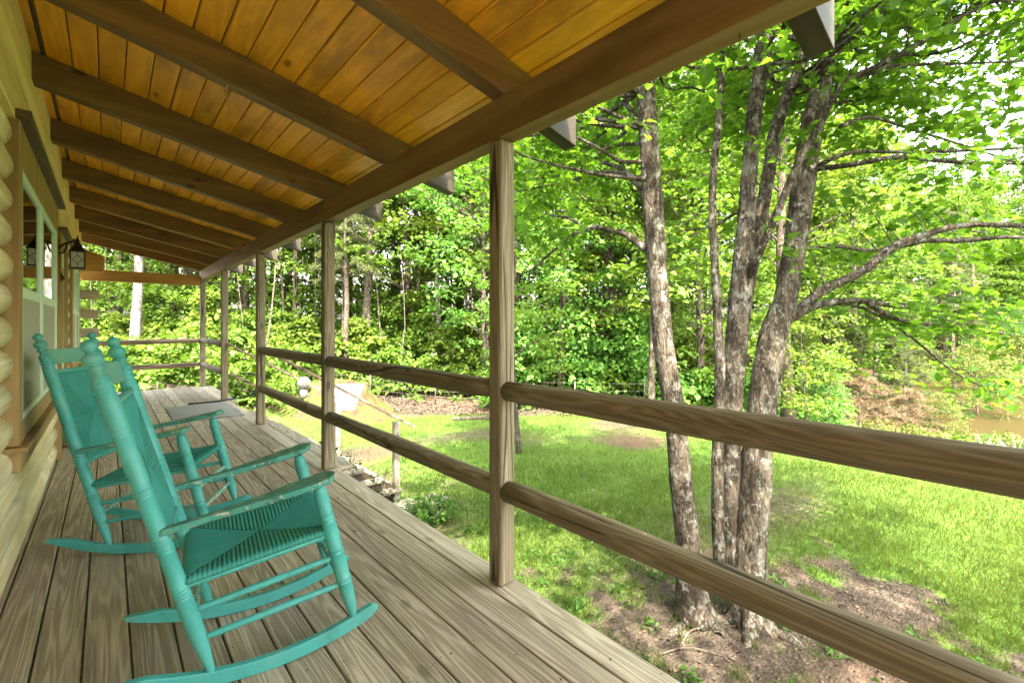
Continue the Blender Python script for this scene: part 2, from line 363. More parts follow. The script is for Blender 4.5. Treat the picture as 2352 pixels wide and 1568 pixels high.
def ground_mat():
    s = NT('ground'); o = s.obj(); a = s.n('ShaderNodeAttribute', attribute_name='cover').outputs['Fac']
    n1 = s.noise(o, 2.5, 6, .65); n2 = s.noise(o, 22, 5, .7)
    dirt = s.ramp(n1, [(.3, (.022, .0155, .011)), (.5, (.046, .035, .0255)), (.7, (.088, .068, .050))])
    vo = s.n('ShaderNodeTexVoronoi', {'Vector': s.map(o, (1, 1.6, 1)), 'Scale': 26})
    lit = s.mix(s.n('ShaderNodeSeparateColor', {0: vo.outputs['Color']}).outputs[0], (.017, .012, .0085), (.085, .065, .046))
    dirt = s.mix(s.math('MULTIPLY', s.step(n2, .42, .6), .7), dirt, lit)
    red = s.step(s.noise(o, .35, 2), .5, .62)
    dirt = s.mix(s.math('MULTIPLY', red, .4), dirt, (.12, .07, .045))
    gr = s.mix(s.noise(o, 1.2, 4), (.035, .085, .010), (.10, .135, .024))
    gr = s.mix(s.math('MULTIPLY', s.noise(o, 60, 3), .5), gr, (.02, .055, .007))
    f = s.step(s.math('ADD', a, s.math('MULTIPLY', s.math('SUBTRACT', n2, .5), 1.8)), .25, .8)
    return s.fin(s.mix(f, dirt, gr), .95, s.bump(s.math('ADD', n2, vo.outputs['Distance']), .6, .03), .1)
me = npmesh('ground', V, F, True, {'cover': cover(GX, GY).ravel()})
tag(link('ground', me, ground_mat()), kind='structure')
def water_mat():
    s = NT('pond_water'); o = s.obj()
    return s.fin((.034, .025, .009), .35, s.bump(s.noise(s.map(o, (1, .4, 1)), 3, 3), .15, .02), .06)
mb = MB(); ang = np.linspace(0, 2*math.pi, 40, endpoint=False)
mb.add([(42+17*math.cos(a), -6+24*math.sin(a), -3.55) for a in ang], [tuple(range(40))])
tag(mb.build('pond', water_mat()), kind='structure')
# ------------------------------------------------------------------ the log house
XW = -.36; XT = -.335            # log faces, trim faces
ZW = lambda x: 2.42-.22*(x-1.44)  # rafter underside
RT = .19                          # rafter depth
house = thing('log_house', 'cream round-log house wall with mint green framed windows along the porch', 'house', (-.5, 4, 0))
OPEN = [(3.50, 5.78, .70, 2.34), (6.16, 7.16, -.2, 2.2), (8.02, 10.0, .70, 2.34)]
mb = MB(); rs = np.random.default_rng(5)
for k in range(-1, 14):
    zc = .085+.168*k; ivs = [(-4.2, 11.15)]
    for (a, b, z0, z1) in OPEN:
        if zc+.06 > z0 and zc-.06 < z1:
            ivs = [(p, q) for (p0, q0) in ivs for (p, q) in ((p0, min(q0, a)), (max(p0, b), q0)) if q-p > .02] if any(p0 < b and q0 > a for p0, q0 in ivs) else ivs
    for (p, q) in ivs:
        n = max(2, int((q-p)/.35)); ys = np.linspace(p, q, n)
        mb.tube([(XW-.097+.003*math.sin(y*1.7+k*2.3), y, zc+.002*math.sin(y*2.1+k)) for y in ys], [.0985]*n, 20)
mb.build('log_wall', M['log'], house, True)
mb = MB(); mb.box(-.62, -.5, -4.2, 11.15, -1.6, 0.0); mb.build('foundation', M['concrete'], house)
mb = MB()   # squared plate timbers above the openings
mb.box(-.60, XT-.012, -4.2, 11.2, 2.345, 2.555); mb.box(-.60, XT-.002, -4.2, 11.2, 2.562, 2.76); mb.box(-.60, XT-.02, -4.2, 11.2, 2.764, 3.02)
mb.build('plate_timber', M['plate'], house, bevel=.006)
mb = MB(); mb.box(-7.6, -.62, 11.0, 11.15, -1.6, 3.0); mb.box(-7.6, -.62, -4.2, -4.0, -1.6, 3.0); mb.box(-7.7, -7.5, -4.2, 11.15, -1.6, 3.0)
mb.prism([(-7.6, 3.0), (-.45, 3.0), (-4, 5.3)], lambda u, v, t: (u, t, v), 11.0, 11.15)
mb.prism([(-7.6, 3.0), (-.45, 3.0), (-4, 5.3)], lambda u, v, t: (u, t, v), -4.2, -4.0)
mb.build('side_wall', M['log'], house)
mb = MB(); mb.box(-3.2, -3.1, -4.0, 11.0, -.05, 2.6); mb.box(-3.1, -.6, -4.0, 11.0, -.06, .0); mb.box(-3.1, -.6, -4.0, 11.0, 2.62, 2.66); mb.build('room', M['inside'], house)
mb = MB()
mb.hexa([(-4, -4.6, 5.4), (-.3, -4.6, 2.99), (-.3, 11.8, 2.99), (-4, 11.8, 5.4), (-4, -4.6, 5.5), (-.3, -4.6, 3.12), (-.3, 11.8, 3.12), (-4, 11.8, 5.5)])
mb.hexa([(-8, -4.6, 2.9), (-4, -4.6, 5.4), (-4, 11.8, 5.4), (-8, 11.8, 2.9), (-8, -4.6, 3.02), (-4, -4.6, 5.5), (-4, 11.8, 5.5), (-8, 11.8, 3.02)])
mb.build('roof', M['shingle'], house)
for i, k in enumerate((3, 5, 7, 9)):        # log ends crossing at the far corner
    mb = MB(); zc = .085+.168*(k+1)+.06; mb.box(XW-.2, -.125+.01*(i % 2), 10.98, 11.14, zc-.078, zc+.078)
    mb.build('log_end', M['log_end'], house, bevel=.012)
mb = MB(); mb.prism([(-.45, 2.24), (-.06, 2.24), (-.05, 2.52), (-.45, 2.68)], lambda u, v, t: (u, t, v), 10.96, 11.13); mb.build('bracket', M['beam_x'], house, bevel=.006)
def window(y0, y1, z0, z1, mull):
    w = MB(); d0, d1 = XW-.10, XT
    w.box(d0, d1, y0, y0+.10, z0-.02, z1+.0); w.box(d0, d1, y1-.10, y1, z0-.02, z1); w.box(d0, d1-.003, y0+.1, y1-.1, z1-.22, z1)
    w.box(d0, d1-.004, y0+.1, y1-.1, z0-.02, z0+.09)
    wf = w.build('window', M['trim'], house, bevel=.004)
    c = MB(); c.box(XW-.05, XT+.045, y0-.05, y1+.05, z1+.002, z1+.038); c.build('window_cap', M['trimdark'], wf, bevel=.003)
    c = MB(); c.box(XW-.05, XT+.03, y0-.04, y1+.04, z0-.05, z0-.022); c.box(XW-.04, XT+.006, y0-.02, y1+.02, z0-.15, z0-.052); c.build('sill', M['trim'], wf, bevel=.003)
    a0, a1, b0, b1 = y0+.1, y1-.1, z0+.09, z1-.22; fx0, fx1 = XT-.075, XT-.002; zm = (b0+b1)/2+.02
    f = MB(); fw = .036
    f.box(fx0, fx1, a0, a0+fw, b0, b1); f.box(fx0, fx1, a1-fw, a1, b0, b1)
    f.box(fx0, fx1-.003, a0+fw, a1-fw, b1-fw, b1); f.box(fx0, fx1-.003, a0+fw, a1-fw, b0, b0+fw)
    f.box(fx0, fx1-.004, mull-.065, mull+.065, b0+fw, b1-fw)
    f.box(fx0, fx1-.007, a0+fw, mull-.065, zm-.03, zm+.03); f.box(fx0, fx1-.007, mull+.065, a1-fw, zm-.03, zm+.03)
    f.build('frame', M['white'], wf, bevel=.004)
    for (p, q) in ((a0+fw, mull-.065), (mull+.065, a1-fw)):
        g = MB(); g.box(XT-.022, XT-.018, p, q, zm+.03, b1-fw); g.build('pane', M['glass'], wf)
        g = MB(); g.box(XT-.018, XT-.014, p, q, b0+fw, zm-.03); g.build('screen', M['curtain'], wf)
    return wf
window(OPEN[0][0]-.1, OPEN[0][1], .70, 2.345, 4.55)
window(OPEN[2][0], OPEN[2][1], .70, 2.345, 9.0)
d = MB(); y0, y1 = 6.16, 7.16
d.box(XW-.1, XT, y0, y0+.09, 0, 2.2); d.box(XW-.1, XT, y1-.09, y1, 0, 2.2); d.box(XW-.1, XT-.002, y0+.09, y1-.09, 2.1, 2.2)
df = d.build('door', M['trim'], house, bevel=.004)
d = MB(); d.box(XW-.05, XT+.045, y0-.04, y1+.04, 2.202, 2.236); d.build('door_cap', M['trimdark'], df, bevel=.003)
d = MB(); d.box(XT-.07, XT-.03, y0+.09, y1-.09, .03, 2.09); d.build('door_leaf', M['entry'], df, bevel=.004)
d = MB(); d.box(XT-.03, XT-.026, y0+.22, y1-.22, .9, 1.9); d.build('pane', M['glass'], df)
d = MB(); d.tube([(XT-.03, y0+.17, 1.0), (XT+.03, y0+.17, 1.0)], .012, 8); d.tube([(XT+.03, y0+.17, .99), (XT+.035, y0+.19, 1.0), (XT+.03, y0+.27, 1.0)], .012, 8); d.build('handle', M['metalblack'], df, True)
# ------------------------------------------------------------------ the porch
PX0, PX1 = 1.443, 1.543; PXC = 1.493
PY = [-3.17, -.73, 1.711, 4.143, 6.585, 9.05, 11.44]
RY = [-3.20, -1.98, -.76, .46, 1.68, 2.90, 4.10, 5.33, 6.56, 7.78, 9.0, 10.22, 11.42]
porch = thing('porch', 'long covered wooden porch with plank floor, amber pine ceiling and log rails', 'porch', (.6, 4, 0))
# plank floor: one mesh, every plank an island
mb = MB(); x = -.505; rs = np.random.default_rng(21)
edges = [-.50, -.36, -.2177, -.0745, .0690, .2120, .3560, .5005, .6460, .7920, .9390, 1.0860, 1.2310, 1.3780, 1.5660]
edges[-2] = 1.412; edges[-3] = 1.262; edges[-4] = 1.112
edges = [-.50, -.36, -.2177, -.0745, .0690, .2130, .3590, .5070, .6560, .8060, .9570, 1.1080, 1.2590, 1.4110, 1.5650]
for i in range(len(edges)-1):
    a, b = edges[i]+.0035, edges[i+1]-.0035; y = -4.0
    while y < 11.55:
        L = rs.uniform(2.6, 4.9); y2 = min(y+L, 11.56)
        if 11.56-y2 < .8: y2 = 11.56
        z = rs.uniform(-.002, .001); mb.box(a, b, y+.0015, y2-.0015, -.036+z, z); y = y2
nbox = len(mb.F)
for i in range(len(edges)-1):
    for y in np.arange(-.34+.61, 11.4, .61):
        for x in (edges[i]+.024, edges[i+1]-.024):
            x_ = x+rs.normal()*.004; y_ = y+.02+rs.normal()*.006; q = rs.uniform(.0032, .0046)
            mb.add([(x_+q*math.cos(a), y_+q*math.sin(a), .0018) for a in np.linspace(0, 5.5, 8)], [tuple(range(8))])
nnail = len(mb.F)
mb.box(1.5685, 1.715, 4.16, 6.6, -.037, -.001); mb.box(1.5685, 1.66, 8.95, 11.5, -.037, -.001)
fb_ = mb.build('floor_boards', M['deck'], porch, bevel=.005, seg=2); fb_.data.materials.append(M['wire'])
for k in range(nbox, nnail): fb_.data.polygons[k].material_index = 1
mb = MB(); mb.box(1.50, 1.54, -4, 4.1, -.235, -.04); mb.box(1.50, 1.54, 4.1, 11.5, -.235, -.041); mb.box(-.48, 1.5, 11.46, 11.5, -.235, -.042)
for y in np.arange(-4, 11.4, .61): mb.box(-.48, 1.5, y, y+.04, -.22, -.043)
mb.build('joist', M['step'], porch)
for y in PY:
    mb = MB(); mb.box(1.42, 1.50, y, y+.09, -1.7, -.236); mb.build('pier', M['step'], porch, bevel=.006)
for i, y in enumerate(PY):      # posts with flattened round section
    mb = MB(); mb.box(PX0, PX1, y, y+.098, .0, 2.222); o = mb.build('post', M['post'], porch, bevel=.018, seg=3)
mb = MB(); mb.box(PX0-.001, PX1+.001, -4.2, 4.165, 2.222, 2.421); mb.build('beam', M['beam'], porch, bevel=.004)
mb = MB(); mb.box(PX0, PX1, 4.169, 11.54, 2.2225, 2.4215); mb.build('beam', M['beam'], porch, bevel=.004)
mb = MB(); mb.box(-.5, PX0-.003, 11.42, 11.52, 2.11, 2.318); mb.build('end_beam', M['beam_x'], porch, bevel=.004)
XR0, XR1 = -.55, 1.98
for i, y in enumerate(RY):
    w = .09; x0 = XR0; x1 = XR1+.02*math.sin(i*3.1)
    z = lambda x: ZW(x)+.001
    mb = MB(); 
    mb.hexa([(x0, y, z(x0)), (x1, y, z(x1)), (x1, y+w, z(x1)), (x0, y+w, z(x0)), (x0, y, z(x0)+RT), (x1, y, z(x1)+RT), (x1, y+w, z(x1)+RT), (x0, y+w, z(x0)+RT)])
    mb.build('rafter', M['rafter'], porch, bevel=.005)
mb = MB(); rs = np.random.default_rng(8); wv = .1265; xx = XR0
while xx < 1.80:
    a, b = xx+.002, min(xx+wv-.002, 1.84); ys = [-4.3]+[RY[j]+.045 for j in sorted(rs.choice(range(1, 12), 4, replace=False))]+[11.62]
    for y, y2 in zip(ys[:-1], ys[1:]):
        za, zb = ZW(a)+RT+.004, ZW(b)+RT+.004
        mb.hexa([(a, y+.001, za), (b, y+.001, zb), (b, y2-.001, zb), (a, y2-.001, za), (a, y+.001, za+.02), (b, y+.001, zb+.02), (b, y2-.001, zb+.02), (a, y2-.001, za+.02)])
    xx += wv
mb.build('ceiling_boards', M['ceil'], porch, bevel=.007, seg=2)
mb = MB(); za, zb = ZW(-.55)+RT+.026, ZW(1.86)+RT+.026
mb.hexa([(-.55, -4.32, za), (1.86, -4.32, zb), (1.86, 11.64, zb), (-.55, 11.64, za), (-.55, -4.32, za+.03), (1.86, -4.32, zb+.03), (1.86, 11.64, zb+.03), (-.55, 11.64, za+.03)])
mb.build('roof_covering', M['shingle'], porch)
rs = np.random.default_rng(4)
def rail(a, b, r, mat, name='rail'):
    a = np.array(a); b = np.array(b); n = 16; P = np.linspace(a, b, n)
    d = (b-a)/np.linalg.norm(b-a); side = np.cross(d, (0, 0, 1.))
    ph = rs.uniform(0, 6, 3)
    for i in range(n):
        t = i/(n-1); P[i] += side*.004*math.sin(3*t+ph[0])+np.array([0, 0, .004*math.sin(2.6*t+ph[1])])
    rr = [r*(1+.03*math.sin(5*t+ph[2])+.02*math.sin(13*t+ph[0])) for t in np.linspace(0, 1, n)]
    rr[0] *= .9; P = np.concatenate([[a], P[1:-1], [b]]); rr[-1] *= .95
    mb = MB(); mb.tube(P, rr, 20); return mb.build(name, mat, porch, True)
for i in range(len(PY)-1):
    if i == 4: continue                      # the opening for the steps
    for z, r in ((.968, .053), (.468, .053)):
        rail((PXC, PY[i]+.094, z+.004), (PXC, PY[i+1]+.004, z), r, M['rail'])
for z in (.968, .468): rail((-.38, 11.49, z-.02), (PX0+.004, 11.49, z), .047, M['rail_x'], 'rail')
# hooks under the beam and on a rafter
def hook(x, y, z, label, s=1.0, twig=False):
    mb = MB(); 
    P = [(x, y, z+.01), (x, y, z-.03*s)]+[(x, y+.013*s-.013*s*math.cos(a), z-.03*s-.013*s*math.sin(a)) for a in np.linspace(.2, 3.9, 10)]
    mb.tube(spline(P, 22), .0022, 6); o = mb.build('hook', M['wire'], None, True); return tag(o, label, 'hook', 'hooks screwed into the porch timber')
hk = at(1655, 62, 1.86); hook(1.50, .60, 2.222, 'small wire screw hook under the outer beam, the one nearest the camera')
hook(1.50, 1.18, 2.222, 'small wire screw hook under the outer beam close to the foremost post')
mb = MB(); cpos = at(515, 222, 2.62); cx_, cy_ = cpos[0], 2.94
P = [(cx_, cy_, ZW(cx_)+.01), (cx_-.012, cy_+.004, ZW(cx_)-.03), (cx_+.002, cy_, ZW(cx_)-.10), (cx_, cy_-.003, ZW(cx_)-.19)]
mb.tube(spline(P, 14), [.0045]*14, 6); tag(mb.build('plant_hook', M['trim'], None, True), 'thin brown wooden hanger dangling from a rafter under the ceiling', 'hanger')
# ------------------------------------------------------------------ wall lantern, small fixture, pot, mat, hose
LX, LY = -.215, 5.98
lan = thing('wall_lantern', 'black bronze wall lantern with leaded glass panes beside the window', 'lantern', (XW, LY, 1.85))
mb = MB(); mb.box(XW-.01, XW+.02, LY-.05, LY+.05, 1.93, 2.12); lp = mb.build('back_plate', M['metalblack'], lan, bevel=.008)
mb = MB(); mb.tube(spline([(XW+.01, LY, 2.0), (XW+.05, LY, 2.05), (LX-.03, LY, 2.085), (LX, LY, 2.075)], 16), .009, 8)
mb.tube(spline([(XW+.01, LY, 1.97), (XW+.05, LY, 1.975), (XW+.075, LY, 2.06)], 10), .007, 8); mb.build('bracket', M['metalblack'], lan, True)
def pyr(mb, z0, z1, a, b):
    mb.hexa([(LX-a, LY-a, z0), (LX+a, LY-a, z0), (LX+a, LY+a, z0), (LX-a, LY+a, z0), (LX-b, LY-b, z1), (LX+b, LY-b, z1), (LX+b, LY+b, z1), (LX-b, LY+b, z1)])
mb = MB(); pyr(mb, 1.985, 2.0, .061, .059); pyr(mb, 2.001, 2.055, .053, .024); pyr(mb, 2.056, 2.065, .028, .022); mb.build('lantern_roof', M['metalblack'], lan, bevel=.003)
mb = MB(); zz = [2.065, 2.075, 2.085, 2.1, 2.11, 2.125, 2.15]; mb.tube([(LX, LY, z) for z in zz], [.012, .02, .012, .017, .008, .006, .002], 10); mb.build('finial', M['metalblack'], lan, True)
mb = MB()
for sx in (-1, 1):
    for sy in (-1, 1): mb.box(LX+sx*.049-.004, LX+sx*.049+.004, LY+sy*.049-.004, LY+sy*.049+.004, 1.84, 1.985)
mb.box(LX-.054, LX+.054, LY-.054, LY+.054, 1.825, 1.84)
for sx, sy in ((0, -1), (0, 1), (1, 0), (-1, 0)):
    q = lambda u, v: (LX+(sx*.047 if sx else u), LY+(sy*.047 if sy else u), 1.912+v)
    for a, b in (((0, .04), (.035, 0)), ((.035, 0), (0, -.04)), ((0, -.04), (-.035, 0)), ((-.035, 0), (0, .04)), ((0, .04), (0, .072)), ((0, -.04), (0, -.07)), ((.035, 0), (.046, 0)), ((-.035, 0), (-.046, 0))):
        mb.bar(q(*a), q(*b), .004, .004, (sx, sy, .01) if True else None)
mb.build('cage', M['metalblack'], lan)
mb = MB(); mb.box(LX-.044, LX+.044, LY-.044, LY+.044, 1.842, 1.984); mb.build('glass', M['lampglass'], lan)
mb = MB(); p = (XT+.01, 6.05, 1.72); mb.hexa([(XT, 6.02, 1.70), (XT+.03, 6.02, 1.73), (XT+.03, 6.09, 1.73), (XT, 6.09, 1.70), (XT, 6.02, 1.80), (XT+.032, 6.02, 1.735), (XT+.032, 6.09, 1.735), (XT, 6.09, 1.80)])
tag(mb.build('door_bell', M['metalblack'], None, bevel=.002), 'small dark wedge shaped fixture on the trim below the wall lantern', 'door bell')
pot = thing('flower_pot', 'dull green plant pot in a terracotta saucer against the log wall', 'pot', (-.30, 6.85, 0))
mb = MB(); 
prof = [(.075, .03), (.085, .06), (.105, .15), (.115, .2), (.128, .2), (.128, .232), (.112, .232), (.10, .19)]
mb.tube([(-.30, 6.85, z) for r, z in prof[:6]]+[(-.30, 6.85, .233), (-.30, 6.85, .19)], [r for r, z in prof], 24, True); mb.build('pot_body', M['pot'], pot, True)
mb = MB(); mb.tube([(-.30, 6.85, z) for z in (.001, .01, .04, .041, .02)], [.10, .115, .135, .125, .11], 24); mb.build('saucer', M['terra'], pot, True)
mb = MB(); n = 26
gxm, gym = np.meshgrid(np.linspace(.66, 1.47, n), np.linspace(7.42, 8.86, n), indexing='ij')
gxm = gxm+.05*(gym-8)*.2; zt = .012+.004*np.sin(gxm*9+gym*4)+.01*sm(1.40, 1.47, gxm)*np.sin(gym*5)**2
Vt = np.stack([gxm, gym, zt], -1).reshape(-1, 3); Vb = Vt.copy(); Vb[:, 2] = .002
I = np.arange(n*n).reshape(n, n); Ft = [tuple(f) for f in np.stack([I[:-1, :-1], I[1:, :-1], I[1:, 1:], I[:-1, 1:]], -1).reshape(-1, 4)]
rim = list(I[0, :])+list(I[1:, -1])+list(I[-1, :-1][::-1])+list(I[1:-1, 0][::-1])
mb.add(np.concatenate([Vt, Vb]), Ft+[tuple(i+n*n for i in f[::-1]) for f in Ft]+[(rim[k], rim[(k+1) % len(rim)], rim[(k+1) % len(rim)]+n*n, rim[k]+n*n) for k in range(len(rim))])
tag(mb.build('door_mat', M['mat'], None), 'flat grey rubber mat lying on the porch floor at the steps', 'mat')
mb = MB(); P = [(1.02, 8.98, .016), (1.2, 8.96, .016), (1.40, 8.98, .016), (1.62, 8.99, .03), (1.80, 8.93, .05), (1.93, 8.9, .16), (1.97, 8.95, .33), (1.90, 9.03, .43), (1.75, 9.07, .44)]
mb.tube(spline(P, 46), .014, 8); mb.tube([(1.02, 8.98, .016), (.97, 8.985, .016)], .019, 8)
tag(mb.build('hose', M['hose'], None, True), 'black hose looping off the porch floor at the top of the steps', 'hose')
# ------------------------------------------------------------------ rocking chairs
def lerp(a, b, t): return tuple(a[i]+(b[i]-a[i])*t for i in range(3))
def turned(mb, a, b, prof, seg=14):
    mb.tube([lerp(a, b, t) for t, r in prof], [r for t, r in prof], seg)
def rush(p00, p10, p11, p01, thick, pitch, sag, parent, name, mat):
    """woven panel over the quad p00 p10 p11 p01 (u along 0-1, v along 0-3)"""
    n = 150; u = np.linspace(-1, 1, n); U, Vv = np.meshgrid(u, u, indexing='ij')
    a = [np.array(p, float) for p in (p00, p10, p11, p01)]
    s = (U+1)/2; t = (Vv+1)/2
    P = ((1-s)*(1-t))[..., None]*a[0]+(s*(1-t))[..., None]*a[1]+(s*t)[..., None]*a[2]+((1-s)*t)[..., None]*a[3]
    nrm = np.cross(a[1]-a[0], a[3]-a[0]); nrm /= np.linalg.norm(nrm)
    Lu = np.linalg.norm(a[1]-a[0]); Lv = np.linalg.norm(a[3]-a[0])
    horiz = np.abs(U) > np.abs(Vv)      # side triangles: cords run along u, stacked along v
    q = np.where(horiz, Vv*Lv/2, U*Lu/2)
    q = q+.0016*(vnoise(U*9+3, Vv*9, 1.0)-.5)+.0010*(vnoise(U*31, Vv*31+5, 1.0)-.5)
    cord = np.abs(np.sin(q*math.pi/pitch)); tint = .62+.38*((np.floor(q/pitch)*.618034+7.3*horiz) % 1.0)
    e = np.maximum(np.abs(U), np.abs(Vv)); seam = np.abs(np.abs(U)-np.abs(Vv))
    rim_ = np.sqrt(np.clip(1-e**10, 0, 1))
    hgt = thick*rim_+.0055*cord*rim_-sag*(1-e**2)-.004*np.exp(-(seam/.02)**2)*rim_
    bot = -thick*rim_-.0055*cord*rim_-sag*(1-e**2)+.004*np.exp(-(seam/.02)**2)*rim_
    Vt = (P+nrm*hgt[..., None]).reshape(-1, 3); Vb = (P+nrm*bot[..., None]).reshape(-1, 3)
    I = np.arange(n*n).reshape(n, n); Ft = np.stack([I[:-1, :-1], I[1:, :-1], I[1:, 1:], I[:-1, 1:]], -1).reshape(-1, 4)
    me = npmesh(name, np.concatenate([Vt, Vb]), np.concatenate([Ft, Ft[:, ::-1]+n*n]), True, {'cord': np.tile((tint*cord*(1-.6*np.exp(-(seam/.02)**2))).ravel(), 2)})
    return link(name, me, mat, parent)
def groove(ts, r):
    out = []
    for t in ts: out += [(t-.006, r), (t-.004, r*1.055), (t-.0008, r*.90), (t+.0008, r*.90), (t+.004, r*1.055), (t+.006, r)]
    return out
def make_chair(label):
    c = thing('rocking_chair', label, 'rocking chair', (0, 0, 0), 'teal rocking chairs on the porch')
    rb, rt_ = (-.165, 0, .05), (-.50, 0, 1.25); fb, ft = (.325, 0, .09), (.185, 0, .665)
    RYW, FYW = .225, .240
    for s in (-1, 1):
        mb = MB(); a = (rb[0], s*RYW, rb[2]); b = (rt_[0], s*RYW, rt_[2])
        prof = [(0, .012), (.02, .014), (.06, .019), (.12, .025), (.2, .028)]+groove((.255, .275), .0262)+[(.33, .0262)]+groove((.40, .415, .43), .0262)+[(.5, .0262)]+groove((.565, .58), .0262)+[(.68, .0262)]+groove((.74, .755), .0262)+[(.82, .028)]+groove((.855, .87, .885), .0262)+[(.895, .0262), (.903, .020), (.910, .0155), (.915, .0155), (.919, .023), (.924, .0245), (.928, .017), (.932, .0165), (.938, .0245), (.946, .0285), (.954, .028), (.961, .0225), (.966, .0145), (.971, .0145), (.975, .0195), (.981, .0225), (.987, .0215), (.993, .016), (1.0, .005)]
        turned(mb, a, b, prof, 18); mb.build('leg', M['teal'], c, True)
        mb = MB(); a = (fb[0], s*FYW, fb[2]); b = (ft[0], s*FYW, ft[2])
        prof = [(0, .013), (.04, .016), (.12, .023), (.2, .027)]+groove((.28, .31), .028)+[(.42, .028)]+groove((.5, .53), .028)+[(.66, .029)]+groove((.73, .76, .79), .0262)+[(.9, .028), (.96, .024), (1, .018)]
        turned(mb, a, b, prof, 18); mb.build('leg', M['teal'], c, True)
        # rocker: bent blade
        n = 34; xs = np.linspace(-.46, .425, n); V = []
        for x in xs:
            zb = (x-.01)**2/(2*1.02); hh = .052*min(1, .30+((x+.46)/.16)) if x < -.33 else .052
            if x > .38: k = (x-.38)/.045; zb += .012*k*k; hh = .052*math.sqrt(max(.05, 1-k*k))
            yy = s*(RYW+(FYW-RYW)*(x+.165)/.51); w = .0145
            if x > .38: w *= math.sqrt(max(.25, 1-((x-.38)/.05)**2))
            for (dy, dz) in ((-w, zb), (w, zb), (w, zb+hh), (-w, zb+hh)): V.append((x, yy+dy, dz))
        F = [(i*4+k, i*4+(k+1) % 4, (i+1)*4+(k+1) % 4, (i+1)*4+k) for i in range(n-1) for k in range(4)]+[(3, 2, 1, 0), tuple((n-1)*4+k for k in range(4))]
        mb = MB(); mb.add(V, F); mb.build('rocker', M['teal'], c, bevel=.005)
        # arm: paddle
        poly = []; ax0, ax1 = -.315, .245
        tt = np.linspace(0, 1, 22)
        wid = lambda t: .017+.038*sm(.2, .85, t)
        up = [(t, wid(t)*(math.sqrt(max(0, 1-((t-.94)/.06)**2)) if t > .94 else 1)) for t in tt]
        V = []; th = .012
        cen = lambda t: (ax0+(ax1-ax0)*t, s*(RYW+.012+(FYW+.012-RYW)*t), .598+.102*t+.012*math.sin(math.pi*t)*-.6)
        for (t, w) in up:
            x_, y_, z_ = cen(t)
            for (dy, dz) in ((-w, -th), (w, -th), (w, th), (-w, th)): V.append((x_, y_+dy, z_+dz))
        n = len(up); F = [(i*4+k, i*4+(k+1) % 4, (i+1)*4+(k+1) % 4, (i+1)*4+k) for i in range(n-1) for k in range(4)]+[(3, 2, 1, 0), tuple((n-1)*4+k for k in range(4))]
        mb = MB(); mb.add(V, F); mb.build('armrest', M['teal_worn'], c, bevel=.006, seg=3)
        for (za, zb, m) in ((.19, .245, 'teal'), (.295, .36, 'teal'), (.39, .455, 'teal')):
            ta = (za-rb[2])/(rt_[2]-rb[2]); tb = (zb-fb[2])/(ft[2]-fb[2])
            pa = (rb[0]+(rt_[0]-rb[0])*ta, s*RYW, za); pb = (fb[0]+(ft[0]-fb[0])*tb, s*FYW, zb)
            mb = MB(); mb.tube([lerp(pa, pb, t) for t in (0, .08, .5, .92, 1)], [.008, .0115, .0135, .0115, .008], 12); mb.build('rung', M[m], c, True)
    fx = lambda z: fb[0]+(ft[0]-fb[0])*(z-fb[2])/(ft[2]-fb[2]); rx = lambda z: rb[0]+(rt_[0]-rb[0])*(z-rb[2])/(rt_[2]-rb[2])
    for (z, fn, yw, m) in ((.22, fx, FYW, 'teal_bare'), (.335, fx, FYW, 'teal_bare'), (.24, rx, RYW, 'teal_bare')):
        mb = MB(); mb.tube([(fn(z), y, z) for y in np.linspace(-yw, yw, 7)], [.008, .0115, .013, .014, .013, .0115, .008], 12); mb.build('rung', M[m], c, True)
    zf, zr = .475, .405
    rush((rx(zr)+.005, -RYW-.018, zr), (fx(zf)+.02, -FYW-.018, zf), (fx(zf)+.02, FYW+.018, zf), (rx(zr)+.005, RYW+.018, zr),   .019, .0148, .022, c, 'seat', M['rush'])
    z0, z1 = .53, 1.03
    rush((rx(z0), -RYW+.022, z0), (rx(z1), -RYW+.022, z1), (rx(z1), RYW-.022, z1), (rx(z0), RYW-.022, z0),   .012, .0135, -.012, c, 'back_panel', M['rush'])
    for z, r in ((.525, .013), (1.035, .013)):
        mb = MB(); mb.tube([(rx(z), y, z) for y in np.linspace(-RYW, RYW, 5)], r, 12); mb.build('back_rail', M['teal'], c, True)
    mb = MB(); n = 12; V = []       # curved crest slat
    for y in np.linspace(-RYW, RYW, n):
        b = -.028*math.cos(y/RYW*math.pi/2); k = .008*(1-(y/RYW)**2)
        for (z, dx) in ((1.075, -.006), (1.075, .006), (1.152+k, .006), (1.152+k, -.006)): V.append((rx(z)+b+dx, y, z))
    F = [(i*4+k, i*4+(k+1) % 4, (i+1)*4+(k+1) % 4, (i+1)*4+k) for i in range(n-1) for k in range(4)]+[(3, 2, 1, 0), tuple((n-1)*4+k for k in range(4))]
    mb.add(V, F); mb.build('crest_slat', M['teal_lit'], c, bevel=.003)
    return c
ch = make_chair('weathered teal wooden rocking chair with rush seat, the nearer and larger one')
def copy_tree(o, parent=None):
    c = o.copy(); COL.objects.link(c); c.parent = parent
    for k in list(o.children): copy_tree(k, c)
    return c
ch2 = copy_tree(ch); ch2['label'] = 'weathered teal rocking chair showing its woven back, the farther one close to the wall'
ch.location = (.474, 2.128, .001); ch.rotation_euler = (0, 0, R_(-8))
ch2.location = (.258, 3.545, .001); ch2.rotation_euler = (0, 0, R_(-27))
